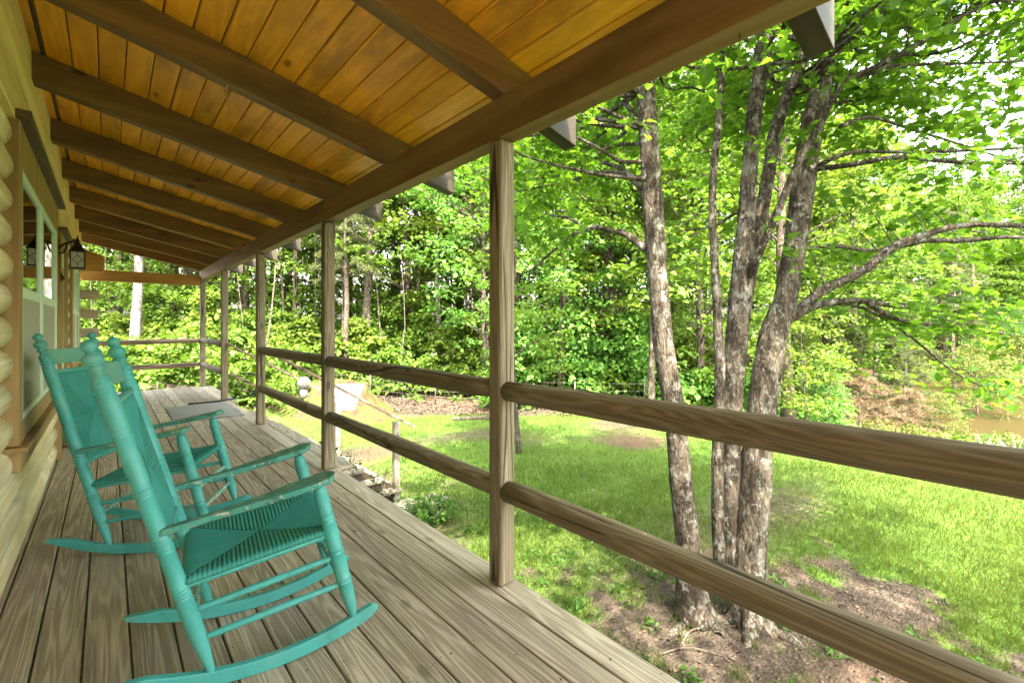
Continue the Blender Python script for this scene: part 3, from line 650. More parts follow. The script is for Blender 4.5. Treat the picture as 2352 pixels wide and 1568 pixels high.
# ------------------------------------------------------------------ wooden steps down to the lawn
M['stringer'] = wood('stringer_wood', (.10, .072, .045), (.05, .035, .022), 0, None, 5, 16, .8, .4, .4)  # browner than the treads, with the shade beneath them put into the colour
st = thing('porch_steps', 'weathered wooden steps with slanting handrails going down from the porch to the lawn', 'steps', (2.5, 7.8, -1.5))
for k in range(1, 7):
    z = -.215*k; x = 1.60+.31*(k-1); mb = MB(); mb.box(x, x+.15, 6.52, 9.05, z-.04, z); mb.box(x+.157, x+.33, 6.52, 9.05, z-.04, z-.001); mb.build('tread', M['step'], st, bevel=.004)
    mb = MB(); mb.box(x+.03, x+.05, 6.74, 8.84, z-.215, z-.041); mb.build('riser', M['stringer'], st)
for y in (6.70, 8.84):
    mb = MB(); mb.hexa([(1.56, y, -.42), (3.55, y, -1.75), (3.55, y+.04, -1.75), (1.56, y+.04, -.42), (1.56, y, -.05), (3.55, y, -1.36), (3.55, y+.04, -1.36), (1.56, y+.04, -.05)])
    mb.build('stringer', M['stringer'], st, bevel=.004)
for y in (6.55, 9.0):
    mb = MB(); mb.box(3.36, 3.45, y, y+.09, -1.75, -.235); mb.build('newel_post', M['step'], st, bevel=.004)
    mb = MB(); mb.bar((1.52, y+.04, .975), (3.72, y+.04, -.36), .10, .036); mb.build('handrail', M['rail_x'], st, bevel=.004)
mb = MB(); mb.bar((1.56, 9.06, .46), (3.4, 9.06, -.70), .04, .05); mb.build('lower_rail', M['rail_x'], st, bevel=.004)
# ------------------------------------------------------------------ leaves
MAPLE = np.array([(0, 0), (-.06, .22), (.10, .22), (.12, .50), (.32, .30), (.50, .50), (.58, .22), (.74, .22), (1, 0)]); 
MAPLE = np.concatenate([MAPLE, MAPLE[1:-1][::-1]*[1, -1]])
def leaf_mesh(name, P, N, size, shape='quad', w=.34, fold=.12, T=None, r=rng):
    P = np.asarray(P, float); n = len(P); N = N/np.linalg.norm(N, axis=1)[:, None]
    if T is None: T = r.normal(size=(n, 3))
    T = T-N*np.sum(T*N, 1)[:, None]; T /= np.linalg.norm(T, axis=1)[:, None]+1e-9
    B = np.cross(N, T); size = np.broadcast_to(size, (n,))
    if shape == 'maple':
        S = np.concatenate([[(.36, 0)], MAPLE]); k = len(S); zz = np.concatenate([[0], fold*np.abs(MAPLE[:, 1])-.15*MAPLE[:, 0]**2])
        tri = np.array([(0, 1+i, 1+(i+1) % (k-1)) for i in range(k-1)])
    elif shape == 'blade':
        S = np.array([(0, w/2), (0, -w/2), (1, 0)]); zz = np.array([0, 0, 0.]); k = 3; tri = np.array([(0, 1, 2)])
    else:
        S = np.array([(0, 0), (.45, -w), (1, 0), (.45, w)]); zz = np.array([0, fold, -.05, fold]); k = 4; tri = np.array([(0, 1, 2, 3)])
    V = P[:, None, :]+size[:, None, None]*(S[None, :, 0, None]*T[:, None, :]+S[None, :, 1, None]*B[:, None, :]+zz[None, :, None]*N[:, None, :])
    F = (np.arange(n)[:, None, None]*k+tri[None]).reshape(-1, tri.shape[1])
    return V.reshape(-1, 3), F
def sprays(cent, per, rad, flat_, size, r, up=1.0, jit=.55):
    """leaf positions, normals and sizes scattered in flattened clumps"""
    n = len(cent); d = r.normal(size=(n, per, 3)); d /= np.linalg.norm(d, axis=2)[..., None]; d *= (r.random((n, per, 1))**.5)
    d[..., 2] *= flat_; P = cent[:, None, :]+d*np.broadcast_to(rad, (n,))[:, None, None]
    P[..., 2] -= .25*(d[..., 0]**2+d[..., 1]**2)*np.broadcast_to(rad, (n,))[:, None]
    N = r.normal(size=(n, per, 3))*jit; N[..., 2] += up; N[..., :2] += d[..., :2]*.5
    return P.reshape(-1, 3), N.reshape(-1, 3), (size*(.55+.85*r.random((n*per,))))
def limb_tube(mb, P, r0, r1, seg=8, lump=.12, r=rng):
    n = len(P); mb.tube(P, np.linspace(r0, r1, n), seg, True, lump, r)
# ---- the maples by the porch
def grow_twigs(mb, limbs, r, per=9, L=(.35, .95), z_up=.05):
    """side twigs on limbs; returns spray centres"""
    cents = []
    for P, r0 in limbs:
        n = len(P); seglen = np.linalg.norm(np.diff(P, axis=0), axis=1).sum()
        m = int(max(3, per*seglen/1.5))
        for j in range(m):
            t = .22+.78*(j+r.random())/m; i = min(int(t*(n-1)), n-2); p = P[i]+(P[i+1]-P[i])*(t*(n-1)-i)
            d = P[i+1]-P[i]; d = d/np.linalg.norm(d); a = r.normal(size=3); a -= d*np.dot(a, d); a[2] *= .35; a /= np.linalg.norm(a)+1e-9
            dirv = d*.55+a*.9+np.array([0, 0, z_up]); dirv /= np.linalg.norm(dirv); l = r.uniform(*L)*(1.15-.5*t)
            q = [p, p+dirv*l*.5+np.array([0, 0, .02]), p+dirv*l+np.array([0, 0, -.05*l])]
            q[1] = q[1]+r.normal(size=3)*.07*l; Q = spline(q, 5); mb.tube(Q, np.linspace(max(.0025, r0*.14), .0015, 5), 5)
            for tt in (.4, .6, .8, 1.0): cents.append(q[0]+(Q[-1]-q[0])*tt+r.normal(size=3)*.05)
    return cents
def stem(mb, pts, Z, ws, n=26, seg=14, r=rng, lump=.10):
    """trunk through photograph points at depths Z, widths in pixels"""
    P = np.array([at(x, y, z) for (x, y), z in zip(pts, Z)]); rad = np.array([(.96 if pts[0][0] > 1650 else 1.02)*w/1045.*z/2 for w, z in zip(ws, Z)])
    Q = spline(P, n); rr = np.interp(np.linspace(0, 1, n), np.linspace(0, 1, len(rad)), rad)
    mb.tube(Q, rr, seg, True, lump, r); return Q, rr
def clear_porch(P, m=.05):
    return ~((P[:, 0] < 2.28+m) & (P[:, 2] < 2.95))
def finish_maple(root, limbs, tw, r, per=9, leafn=6, size=.079, extra=None):
    cents = np.array(grow_twigs(tw, limbs, r, per)); tw.build('trunk', M['bark'], root, True)
    if extra is not None: cents = np.concatenate([cents, extra])
    P, N, S = sprays(cents, leafn, .17, .35, size, r, 1.0, .45)
    k = clear_porch(P) & (P[:, 0]*.6639+P[:, 1]*.7478 > 2.9) & (r.random(len(P)) < .82); P, N, S = P[k], N[k], S[k]
    V, F = leaf_mesh('crown', P, N, S, 'maple', fold=.22, r=r)
    b = BASE[root.name]; link('crown', npmesh('crown', V-b, F), M['maple'], root); return len(P)
def roots(mb, base, rad, n, r, reach=(.35, .8)):
    for k in range(n):
        a = 2*math.pi*k/n+r.uniform(-.35, .35); l = r.uniform(*reach); d = np.array([math.cos(a), math.sin(a), 0])
        p0 = base+d*rad*.35+np.array([0, 0, .34]); p1 = base+d*rad*.95+np.array([0, 0, .07]); p2 = base+d*(rad+l*.5); p3 = base+d*(rad+l)
        p2[2] = gz(p2[0], p2[1])+.01; p3[2] = gz(p3[0], p3[1])-.05
        mb.tube(spline([p0, p1, p2, p3], 10), np.linspace(rad*.5, .02, 10), 8, True, .1, r)
r1 = np.random.default_rng(101)
b1 = TREE1.copy(); b1[2] = gz(b1[0], b1[1])
m1 = thing('maple_tree', 'single stemmed maple with blotchy grey bark standing left of the forked maple', 'tree', tuple(b1), 'maples beside the porch')
tb = MB(); pts = [(1596, 1415), (1588, 1360), (1581, 1259), (1566, 1124), (1558, 1034), (1543, 909), (1526, 809), (1519, 740), (1511, 640), (1503, 520), (1495, 400), (1489, 300), (1483, 200), (1478, 60), (1470, -140), (1466, -380), (1462, -800), (1470, -1300)]
Zs = np.linspace(4.12, 4.25, len(pts)); ws = [98, 70, 54, 50, 48, 46, 45, 45, 43, 46, 44, 42, 41, 38, 33, 26, 18, 8]
Q1, rr1 = stem(tb, pts, Zs, ws, 44, 16, r1); roots(tb, b1+np.array([0, 0, -.06]), .11, 4, r1, (.15, .4))
limbs1 = []
def wander(p, d, l, r):
    side = np.array([-d[1], d[0], 0]); Q = [p]; up = r.uniform(.15, .55)
    for t in (.2, .4, .6, .8, 1.0): Q.append(p+d*l*t+side*r.normal()*.10*l*t**.7+np.array([0, 0, up*l*.5*(t-.75*t*t)+r.normal()*.04*l]))
    return spline(Q, 16)
def limb(tb, store, pts, Z, w0, w1, r, n=18):
    P = spline(np.array([at(x, y, z) for (x, y), z in zip(pts, Z)]), n); z = np.mean(Z)
    limb_tube(tb, P, w0/1045.*z/2, w1/1045.*z/2, 9, .12, r); store.append((P, w0/1045.*z/2)); return P
limb(tb, limbs1, [(1483, 572), (1440, 540), (1400, 527), (1346, 525), (1290, 560), (1215, 625)], [4.2, 4.3, 4.4, 4.6, 4.8, 5.0], 18, 5, r1)
limb(tb, limbs1, [(1346, 526), (1300, 500), (1240, 500), (1150, 540)], [4.6, 4.9, 5.2, 5.6], 8, 3, r1)
limb(tb, limbs1, [(1490, 330), (1450, 255), (1420, 230), (1370, 200)], [4.2, 4.4, 4.7, 5.2], 14, 5, r1)
limb(tb, limbs1, [(1500, 420), (1400, 395), (1310, 415), (1190, 440)], [4.2, 4.6, 5.0, 5.6], 12, 3, r1)
limb(tb, limbs1, [(1500, 480), (1430, 390), (1330, 370), (1210, 395), (1110, 425)], [4.2, 4.8, 5.4, 6.0, 6.6], 13, 3, r1)
limb(tb, limbs1, [(1480, 200), (1380, 270), (1250, 330), (1080, 400)], [4.2, 5.0, 5.8, 6.8], 14, 3, r1)
for k in range(34):
    i = int(r1.uniform(.6, .99)*(len(Q1)-1)); p = Q1[i]; a = r1.uniform(.4, 3.2) if p[2] < 3.6 else r1.uniform(0, 6.28); l = r1.uniform(1.5, 3.6)
    d = np.array([math.cos(a), math.sin(a), 0]); P = wander(p, d, l, r1)
    P = P[clear_porch(P)] if not clear_porch(P).all() else P
    if len(P) > 5: limb_tube(tb, P, .022, .006, 7, .1, r1); limbs1.append((P, .022))
n1 = finish_maple(m1, limbs1, tb, r1)
r2 = np.random.default_rng(202)
b2 = TREE2.copy(); b2[2] = gz(b2[0], b2[1])
m2 = thing('maple_tree', 'forked maple with several lichen spotted trunks rising from one base on the dirt', 'tree', tuple(b2), 'maples beside the porch')
tb = MB(); limbs2 = []
QR, rR = stem(tb, [(1728, 1455), (1720, 1390), (1721, 1284), (1733, 1134), (1740, 1034), (1751, 934), (1772, 784), (1801, 700), (1820, 600), (1835, 500), (1847, 400), (1864, 300), (1886, 200), (1905, 110), (1930, 15), (1955, -140), (1975, -380), (1990, -800), (2010, -1350)],
              np.linspace(4.05, 4.55, 19), [128, 92, 74, 68, 66, 62, 62, 52, 50, 50, 52, 50, 44, 36, 32, 28, 22, 15, 7], 52, 16, r2)
QA, rA = stem(tb, [(1662, 1330), (1652, 1270), (1648, 1150), (1648, 1020), (1652, 930), (1653, 820), (1648, 740), (1643, 625), (1636, 500), (1638, 400), (1648, 300), (1656, 200), (1661, 115), (1664, -40)],
              np.linspace(4.1, 4.3, 14), [36, 30, 28, 26, 25, 24, 21, 18, 17, 17, 17, 16, 16, 13], 36, 12, r2)
QB, rB = stem(tb, [(1690, 1370), (1680, 1284), (1676, 1134), (1679, 984), (1683, 884), (1691, 784), (1699, 700), (1706, 600), (1714, 500), (1721, 400), (1728, 300), (1741, 200), (1757, 100), (1775, -60), (1790, -320), (1800, -760), (1790, -1250)],
              np.linspace(4.15, 4.65, 17), [50, 46, 46, 46, 48, 50, 52, 46, 38, 36, 34, 34, 36, 28, 22, 14, 6], 44, 14, r2)
QC, rC = stem(tb, [(1705, 720), (1730, 590), (1747, 500), (1765, 400), (1781, 300), (1815, 205), (1842, 140), (1866, 40), (1890, -100)],
              np.linspace(4.42, 4.75, 9), [36, 30, 29, 29, 28, 26, 24, 22, 16], 24, 12, r2)
roots(tb, b2+np.array([0, 0, -.06]), .16, 5, r2, (.25, .6))
L = lambda pts, Z, w0, w1: limb(tb, limbs2, pts, Z, w0, w1, r2)
L([(1800, 735), (1826, 722), (1886, 668), (1976, 625), (2051, 568), (2126, 538), (2226, 516), (2380, 520)], [4.2, 4.15, 4.0, 3.9, 3.8, 3.75, 3.7, 3.6], 28, 10)
L([(2060, 566), (2130, 552), (2210, 553), (2300, 545), (2400, 550)], [3.8, 3.7, 3.6, 3.5, 3.4], 15, 6)
L([(1822, 728), (1880, 700), (1966, 690), (2076, 705), (2200, 715), (2380, 722)], [4.15, 4.2, 4.3, 4.4, 4.5, 4.6], 18, 6)
L([(1990, 692), (2050, 730), (2140, 745), (2260, 760), (2380, 775)], [4.3, 4.4, 4.5, 4.6, 4.7], 13, 4)
L([(1835, 715), (1960, 700), (2080, 765), (2200, 860), (2290, 897)], [4.15, 4.4, 4.9, 5.2, 5.4], 9, 3)
L([(1716, 640), (1760, 545), (1801, 450), (1840, 360), (1876, 300), (1925, 205), (1956, 182), (2020, 150), (2076, 122), (2140, 82), (2201, 45), (2270, 5)], [4.3, 4.15, 4.0, 3.9, 3.85, 3.75, 3.7, 3.6, 3.5, 3.4, 3.3, 3.2], 20, 8)
L([(1956, 185), (2000, 160), (2076, 150), (2176, 148), (2376, 140)], [3.7, 3.75, 3.8, 3.85, 3.9], 12, 4)
L([(1880, 380), (1960, 350), (2096, 350), (2226, 346), (2380, 338)], [4.2, 4.1, 4.0, 3.9, 3.8], 11, 5)
L([(1878, 388), (1960, 378), (2050, 362), (2140, 368), (2226, 374), (2380, 376)], [4.2, 4.0, 3.8, 3.7, 3.6, 3.5], 14, 7)
L([(1850, 570), (1920, 565), (2010, 575), (2110, 550), (2210, 530), (2340, 545)], [4.2, 4.4, 4.6, 4.8, 5.0, 5.2], 10, 4)
L([(1930, 290), (2000, 270), (2100, 300), (2200, 330), (2350, 380)], [3.8, 4.1, 4.4, 4.6, 4.8], 9, 4)
L([(1895, 170), (1950, 80), (2000, 30), (2060, -40)], [4.3, 4.4, 4.5, 4.6], 20, 10)
L([(1720, 500), (1690, 490), (1640, 520), (1560, 530)], [4.35, 4.5, 4.7, 4.9], 9, 3)
for Qk, rk, k0, amt in ((QR, rR, .7, 52), (QB, rB, .7, 34), (QC, rC, .6, 8)):
    for k in range(amt):
        i = int(r2.uniform(k0, .99)*(len(Qk)-1)); p = Qk[i]; a = r2.uniform(-2.4, .9) if p[2] < 3.6 else r2.uniform(0, 6.28); l = r2.uniform(1.6, 4.0)
        d = np.array([math.cos(a), math.sin(a), 0]); P = wander(p, d, l, r2)
        if clear_porch(P).all(): limb_tube(tb, P, .02, .005, 7, .1, r2); limbs2.append((P, .02))
n2 = finish_maple(m2, limbs2, tb, r2)
# ------------------------------------------------------------------ the woods
def crown_pts(r, h0, h1, R, ncl, per, size, shape=.5):
    h = h0+(h1-h0)*r.random(ncl)**.9; t = (h-h0)/(h1-h0); prof = np.sin(np.pi*(.12+.83*t))**.7*(1-.25*t)
    a = r.random(ncl)*2*math.pi; rad = R*prof*np.sqrt(.12+.88*r.random(ncl))
    c = np.stack([rad*np.cos(a), rad*np.sin(a), h], -1)
    P, N, S = sprays(c, per, r.uniform(.55, 1.0, ncl), .32, size, r, 1.0, .6); return P, N, S, c
def make_tree_mesh(seed, h, R, h0, tr, lean=.0, ncl=130, per=52, size=.19):
    r = np.random.default_rng(seed); P, N, S, c = crown_pts(r, h0, h, R, ncl, per, size)
    V, F = leaf_mesh('crown', P, N, S, w=.36, r=r); crown = npmesh('crown', V, F)
    mb = MB(); ph = r.uniform(0, 6); ax = np.array([(.12*math.sin(z*.5+ph)+lean*z, .12*math.cos(z*.4+ph)-.12*math.cos(ph), z) for z in np.linspace(-.3, h*.92, 16)]); ax[:, 0] -= .12*math.sin(ph)
    mb.tube(ax, tr*np.linspace(1.1, .15, 16)*(1+.4*np.exp(-np.arange(16)*1.2)), 10, True, .12, r)
    for j in range(0, ncl, 3):
        q = c[j]; zz = max(h0*.6, q[2]-.5*np.hypot(q[0], q[1])); b = np.array([np.interp(zz, ax[:, 2], ax[:, 0]), np.interp(zz, ax[:, 2], ax[:, 1]), zz])
        mb.tube(spline([b, b*.45+q*.55+np.array([0, 0, .15]), q], 6), np.linspace(tr*.28, .008, 6), 5)
    me = bpy.data.meshes.new('trunk'); me.from_pydata([tuple(v) for v in np.concatenate(mb.V)], [], mb.F); me.polygons.foreach_set('use_smooth', np.ones(len(me.polygons), bool)); me.update()
    return crown, me
def pine_mesh(seed, h, R, h0, tr, nb=60, tufts=9, nd=26, L=.16):
    r = np.random.default_rng(seed); mb = MB()
    ax = np.array([(0.06*math.sin(z), 0, z) for z in np.linspace(-.3, h, 14)]); mb.tube(ax, tr*np.linspace(1.1, .1, 14), 9, True, .1, r)
    P = []; T = []
    for k in range(nb):
        z = h0+(h-h0)*(k+r.random())/nb; a = r.uniform(0, 6.28); l = R*(1-.75*(z-h0)/(h-h0))*r.uniform(.6, 1.1); d = np.array([math.cos(a), math.sin(a), 0])
        B = spline([(0, 0, z), d*l*.5+np.array([0, 0, z+.1*l]), d*l+np.array([0, 0, z-.05*l])], 8); mb.tube(B, np.linspace(tr*.18, .006, 8), 5)
        for j in range(tufts):
            t = .3+.7*(j+r.random())/tufts; p = B[min(int(t*7), 7)]+r.normal(size=3)*.12*np.array([1, 1, .4])
            P.append(np.repeat(p[None], nd, 0)); tt = r.normal(size=(nd, 3))+d*.8+np.array([0, 0, .35]); T.append(tt)
    P = np.concatenate(P); T = np.concatenate(T); N = r.normal(size=P.shape)
    T /= np.linalg.norm(T, axis=1)[:, None]; N -= T*np.sum(N*T, 1)[:, None]
    V, F = leaf_mesh('crown', P, N, L*(.7+.6*r.random(len(P))), 'blade', w=.10, T=T, r=r); crown = npmesh('crown', V, F)
    me = bpy.data.meshes.new('trunk'); me.from_pydata([tuple(v) for v in np.concatenate(mb.V)], [], mb.F); me.polygons.foreach_set('use_smooth', np.ones(len(me.polygons), bool)); me.update()
    return crown, me
KIND = {'tall': make_tree_mesh(1, 18.5, 3.4, 5.0, .17), 'full': make_tree_mesh(2, 16.5, 3.6, 1.6, .14, ncl=160), 'slim': make_tree_mesh(3, 15.0, 2.5, 2.6, .09, .02, 110),
        'wide': make_tree_mesh(4, 14.0, 3.8, 2.2, .15, ncl=170), 'young': make_tree_mesh(5, 6.5, 2.0, .8, .05, .01, 75, 46, .17), 'pine': pine_mesh(6, 15, 2.8, 5.5, .16, 70, 11, 40, .24)}
def sharemesh(me, mat):
    if not me.materials: me.materials.append(None)
    return me
for k, (a, b) in KIND.items():
    a.materials.append(M['wleaf']); b.materials.append(M['barkw'])
GRP = 'trees at the edge of the woods'
def plant(name, label, px, Z, kind, leafm, barkm, s=1.0, rz=0., cat='tree', group=GRP, py=None):
    p = at(px, 745, Z); z = float(gz(p[0], p[1])); t = thing(name, label, cat, (p[0], p[1], z), group)
    t.rotation_euler = (0, 0, rz); t.scale = (s, s, s)
    for nm, me, mt in (('crown', KIND[kind][0], leafm), ('trunk', KIND[kind][1], barkm)):
        o = bpy.data.objects.new(nm, me); COL.objects.link(o); o.parent = t
        o.material_slots[0].link = 'OBJECT'; o.material_slots[0].material = M[mt]
    return t
plant('woodland_tree', 'tall tree with a pale sunlit trunk seen through the open porch end', 305, 17.5, 'tall', 'wleaf', 'barkpale', 1.0, .3)
plant('woodland_tree', 'dark thick trunk tree under the right half of the end beam', 383, 22, 'tall', 'wleaf', 'barkw', 1.15, 1.2)
plant('woodland_tree', 'slim dark trunk tree just left of the porch corner post', 437, 20, 'slim', 'wleaf', 'barkw', 1.1, 2.2)
plant('woodland_tree', 'brown trunk tree framed between the corner post and the next post', 492, 23, 'tall', 'wleaf2', 'barkw', 1.0, 3.2)
plant('woodland_tree', 'leafy tree framed by the two posts at the head of the steps', 556, 21, 'full', 'wleaf', 'barkw', .95, 4.0)
plant('woodland_tree', 'slender tree in the woods behind the turbine vent of the mound', 668, 20.5, 'slim', 'wleaf', 'barkw', 1.15, 5.1)
plant('woodland_tree', 'grey straight trunk tree directly behind the white hatch', 842, 19.5, 'tall', 'wleaf', 'barkw', 1.0, .9)
plant('woodland_tree', 'thin pale trunk tree halfway between the two nearest posts', 1017, 21, 'slim', 'wleaf2', 'barkpale', 1.25, 1.9)
plant('woodland_tree', 'bushy bright green tree left of the foremost post', 930, 22, 'full', 'wleaf', 'barkw', 1.0, 2.9)
plant('woodland_tree', 'bushy tree hidden low behind the foremost post', 1120, 18, 'wide', 'wleaf3', 'barkw', .95, 3.6)
plant('woodland_tree', 'dense dark leaved tree just right of the foremost post', 1290, 16.5, 'full', 'wleaf3', 'barkw', .9, 4.4)
plant('woodland_tree', 'yellowish leaved tree between foremost post and single maple stem', 1400, 18, 'wide', 'wleaf2', 'barkw', 1.0, 5.5)
plant('woodland_tree', 'brown trunk tree immediately left of the single maple stem', 1496, 15, 'slim', 'wleaf', 'barkw', 1.15, .2)
plant('woodland_tree', 'leafy tree seen through the gap between the two maples', 1605, 17, 'full', 'wleaf', 'barkw', 1.0, 1.4)
plant('woodland_tree', 'thick grey trunk tree just right of the forked maple', 1811, 15.2, 'tall', 'wleaf2', 'barkw', 1.1, 2.4)
plant('young_tree', 'low bright yellow green sapling under the big right limb', 1850, 13.6, 'young', 'wleaf2', 'barkw', .62, .5, 'sapling')
plant('young_tree', 'small dark green sapling beside the thick grey trunk', 1905, 15.0, 'young', 'wleaf3', 'barkw', .40, 1.5, 'sapling')
plant('pine_tree', 'pale hazy pine rising behind the maple limbs at right', 2010, 30, 'pine', 'needle', 'barkw', 1.0, 1.0)
plant('pine_tree', 'pale pine standing left of the sunlit hatch in the woods', 795, 18.6, 'pine', 'needle', 'barkw', .75, 2.0)
plant('lawn_tree', 'slender small tree on the lawn right behind the foremost post', 1192, 10.0, 'slim', 'wleaf', 'barkw', .55, 2.0)
KIND['shade'] = make_tree_mesh(9, 9.2, 3.0, 4.9, .13, ncl=105, per=42, size=.13)
KIND['shade'][0].materials.append(M['maple']); KIND['shade'][1].materials.append(M['barkw'])
t_ = plant('added_shade_maple', 'unseen maple added out of view to dapple the ground beside the porch', 1176, 10, 'shade', 'maple', 'barkw', 1.0, .7, group=None); t_.location = (2.85, -2.6, float(gz(2.85, -2.6)))  # added out of view for the dapples its crown casts near the deck
# dead and odd plants toward the pond
KIND['deadpine'] = pine_mesh(16, 4.6, 3.6, .3, .09, 52, 12, 34, .24)
KIND['lowpine'] = pine_mesh(17, 7.5, 3.2, .9, .11, 60, 12, 40, .24)
KIND['willow'] = make_tree_mesh(18, 6.5, 2.6, .4, .06, .02, 120, 60, .13)
for k in ('deadpine', 'lowpine', 'willow'):
    KIND[k][0].materials.append(M['needle']); KIND[k][1].materials.append(M['barkw'])
plant('pine_tree', 'browned dying pine with rusty needles on the slope above the pond', 1975, 19.5, 'deadpine', 'deadneedle', 'barkw', .62, .6, group='plants on the slope to the pond')
plant('pine_tree', 'half bare pine with straight grey trunk above the rusty pine', 2078, 24, 'lowpine', 'needle', 'barkpale', .85, 2.1, group='plants on the slope to the pond')
plant('pine_tree', 'bushy green pine between the rusty pine and the sapling', 1930, 25, 'lowpine', 'needle', 'barkw', .9, 4.1, group='plants on the slope to the pond')
plant('pine_tree', 'second rusty needled pine further down the slope', 2090, 21, 'deadpine', 'deadneedle', 'barkw', .48, 3.6, group='plants on the slope to the pond')
plant('willow_shrub', 'big pale yellow green willow shrub at the left bank of the pond', 2250, 24.5, 'willow', 'willow', 'barkw', .78, 1.0, 'shrub', group='plants on the slope to the pond')
plant('willow_shrub', 'tall airy pale green willow at the right picture edge behind the pond', 2345, 31, 'willow', 'willow', 'barkw', 1.1, 2.6, 'shrub', group='plants on the slope to the pond')
plant('pine_tree', 'soft pale pine standing behind the willow shrub', 2190, 33, 'pine', 'needle', 'barkw', .95, 5.0, group='plants on the slope to the pond')
plant('willow_shrub', 'low pale willow shrub in front of the pond', 2165, 21, 'willow', 'willow', 'barkw', .36, 2.0, 'shrub', group='plants on the slope to the pond')
# everything deeper in the woods reads as one mass
def mass(name, items, mats):
    for mk, mt in mats:
        pass
def gather(spots, part):
    Vs = []; Fs = []; n = 0
    for (x, y, kind, s, rz) in spots:
        me = KIND[kind][part]; v = np.empty(len(me.vertices)*3, np.float32); me.vertices.foreach_get('co', v); v = v.reshape(-1, 3)*s
        c_, s_ = math.cos(rz), math.sin(rz); v = v@np.array([[c_, s_, 0], [-s_, c_, 0], [0, 0, 1]]); v += np.array([x, y, float(gz(x, y))])
        Vs.append(v)
        if part == 0:
            k = 4 if kind not in ('pine', 'deadpine', 'lowpine') else 3
            f = np.empty(len(me.loops), np.int32); me.loops.foreach_get('vertex_index', f); Fs.append(f.reshape(-1, k)+n)
        n += len(v)
    return np.concatenate(Vs), np.concatenate(Fs)
rw = np.random.default_rng(77); spots = []
for px in np.arange(120, 2000, 66):
    for Z in (27, 33):
        u = px+rw.uniform(-25, 25); z = Z+rw.uniform(-2, 2)-(3 if 1150 < px < 1700 else 0)
        p = at(u, 745, z); spots.append((p[0], p[1], rw.choice(['tall', 'full', 'wide']), rw.uniform(1.0, 1.35), rw.uniform(0, 6)))
for px in np.arange(1840, 2950, 52):
    for Z in (44, 52, 60):
        p = at(px+rw.uniform(-25, 25), 745, Z+rw.uniform(-4, 6)); spots.append((p[0], p[1], rw.choice(['tall', 'full', 'wide']), rw.uniform(1.0, 1.3)*(.9 if Z < 50 else 1.05), rw.uniform(0, 6)))
for px in (-40, 40): 
    p = at(px, 745, 30); spots.append((p[0], p[1], 'full', 1.2, 1.0))
V, F = gather(spots, 0); fw = link('far_woods', npmesh('far_woods', V, F), M['wleaf']); tag(fw, kind='stuff')
# their trunks belong to the same mass
mbt = MB()
for (x, y, kind, s, rz) in spots:
    z0 = float(gz(x, y)); hh = 14*s; mbt.tube([(x, y, z0-.3), (x+.1, y+.1, z0+hh*.5), (x, y+.2, z0+hh)], [.2*s, .13*s, .05], 7)
tag(mbt.build('far_woods_trunks', M['barkw'], None, True), kind='stuff')
# undergrowth along the edge of the woods
ru = np.random.default_rng(88)
def undergrowth(name, rows, mat, seed, n_per=36, size=.19):
    r = np.random.default_rng(seed); cents = []; rads = []
    for (px, Z, h, rad) in rows:
        p = at(px, 745, Z); z0 = float(gz(p[0], p[1])); m = int(14*rad*h)
        a = r.random(m)*6.28; q = rad*np.sqrt(r.random(m)); hh = h*r.random(m)**.8
        k = np.sqrt(np.clip(1-(hh/h)**2, .1, 1))
        cents.append(np.stack([p[0]+q*np.cos(a)*k, p[1]+q*np.sin(a)*k, z0+hh], -1))
    cents = np.concatenate(cents); P, N, S = sprays(cents, n_per, .45, .4, size, r, .8, .6)
    V, F = leaf_mesh(name, P, N, S, w=.36, r=r); return tag(link(name, npmesh(name, V, F), M[mat]), kind='stuff')
rows = []; rows2 = []; rows3 = []
for px in np.arange(150, 1700, 38):
    z = 17.6 if px < 1150 else 16.6
    if px < 650: z = 17.2; rows.append((px+ru.uniform(-12, 12), 14.6+ru.uniform(-.6, 1.2), ru.uniform(1.0, 2.4), ru.uniform(.5, .9)))
    rows.append((px+ru.uniform(-12, 12), z+ru.uniform(-.4, 1.5), ru.uniform(.8, 1.9), ru.uniform(.6, 1.1)))
    rows.append((px+ru.uniform(-12, 12), z+ru.uniform(2, 4), ru.uniform(2, 4), ru.uniform(.8, 1.3)))
    if ru.random() < .55: rows2.append((px+ru.uniform(-16, 16), z+ru.uniform(.6, 2.4), ru.uniform(1.4, 3.4), ru.uniform(.6, 1.0)))
for px in np.arange(1170, 1480, 34): rows3.append((px, 16.2+ru.uniform(-.3, 1.5), ru.uniform(1.6, 4.6), ru.uniform(.8, 1.1)))
for px in np.arange(1560, 1960, 40): rows3.append((px, 16.3+ru.uniform(-.3, 1.0), ru.uniform(.7, 1.5), ru.uniform(.5, .8)))
undergrowth('undergrowth', rows[::2], 'wleaf', 1, 32, .20); undergrowth('undergrowth', rows[1::2], 'wleaf', 5, 44, .14)
mbs = MB()
for px in np.arange(180, 1700, 30):
    u = px+ru.uniform(-8, 8); Z = ru.uniform(16.4, 22) if px > 1150 else ru.uniform(17.4, 23); p = at(u, 745, Z); z0 = float(gz(p[0], p[1])); hh = ru.uniform(4, 9); q = ru.normal(0, .6, 2); r_ = ru.uniform(.02, .065)
    mbs.tube(spline([(p[0], p[1], z0-.2), (p[0]+q[0]*.3, p[1]-q[1]*.3, z0+hh*.35), (p[0]+q[0]*.7, p[1]+q[1]*.3, z0+hh*.7), (p[0]+q[0], p[1]+q[1], z0+hh)], 6), np.linspace(r_, r_*.4, 6), 6)
tag(mbs.build('undergrowth_stems', M['barkw'], None, True), kind='stuff')
undergrowth('undergrowth', [], 'wleaf', 1) if False else None; undergrowth('undergrowth', rows2, 'wleaf2', 2); undergrowth('undergrowth', rows3, 'wleaf3', 3)
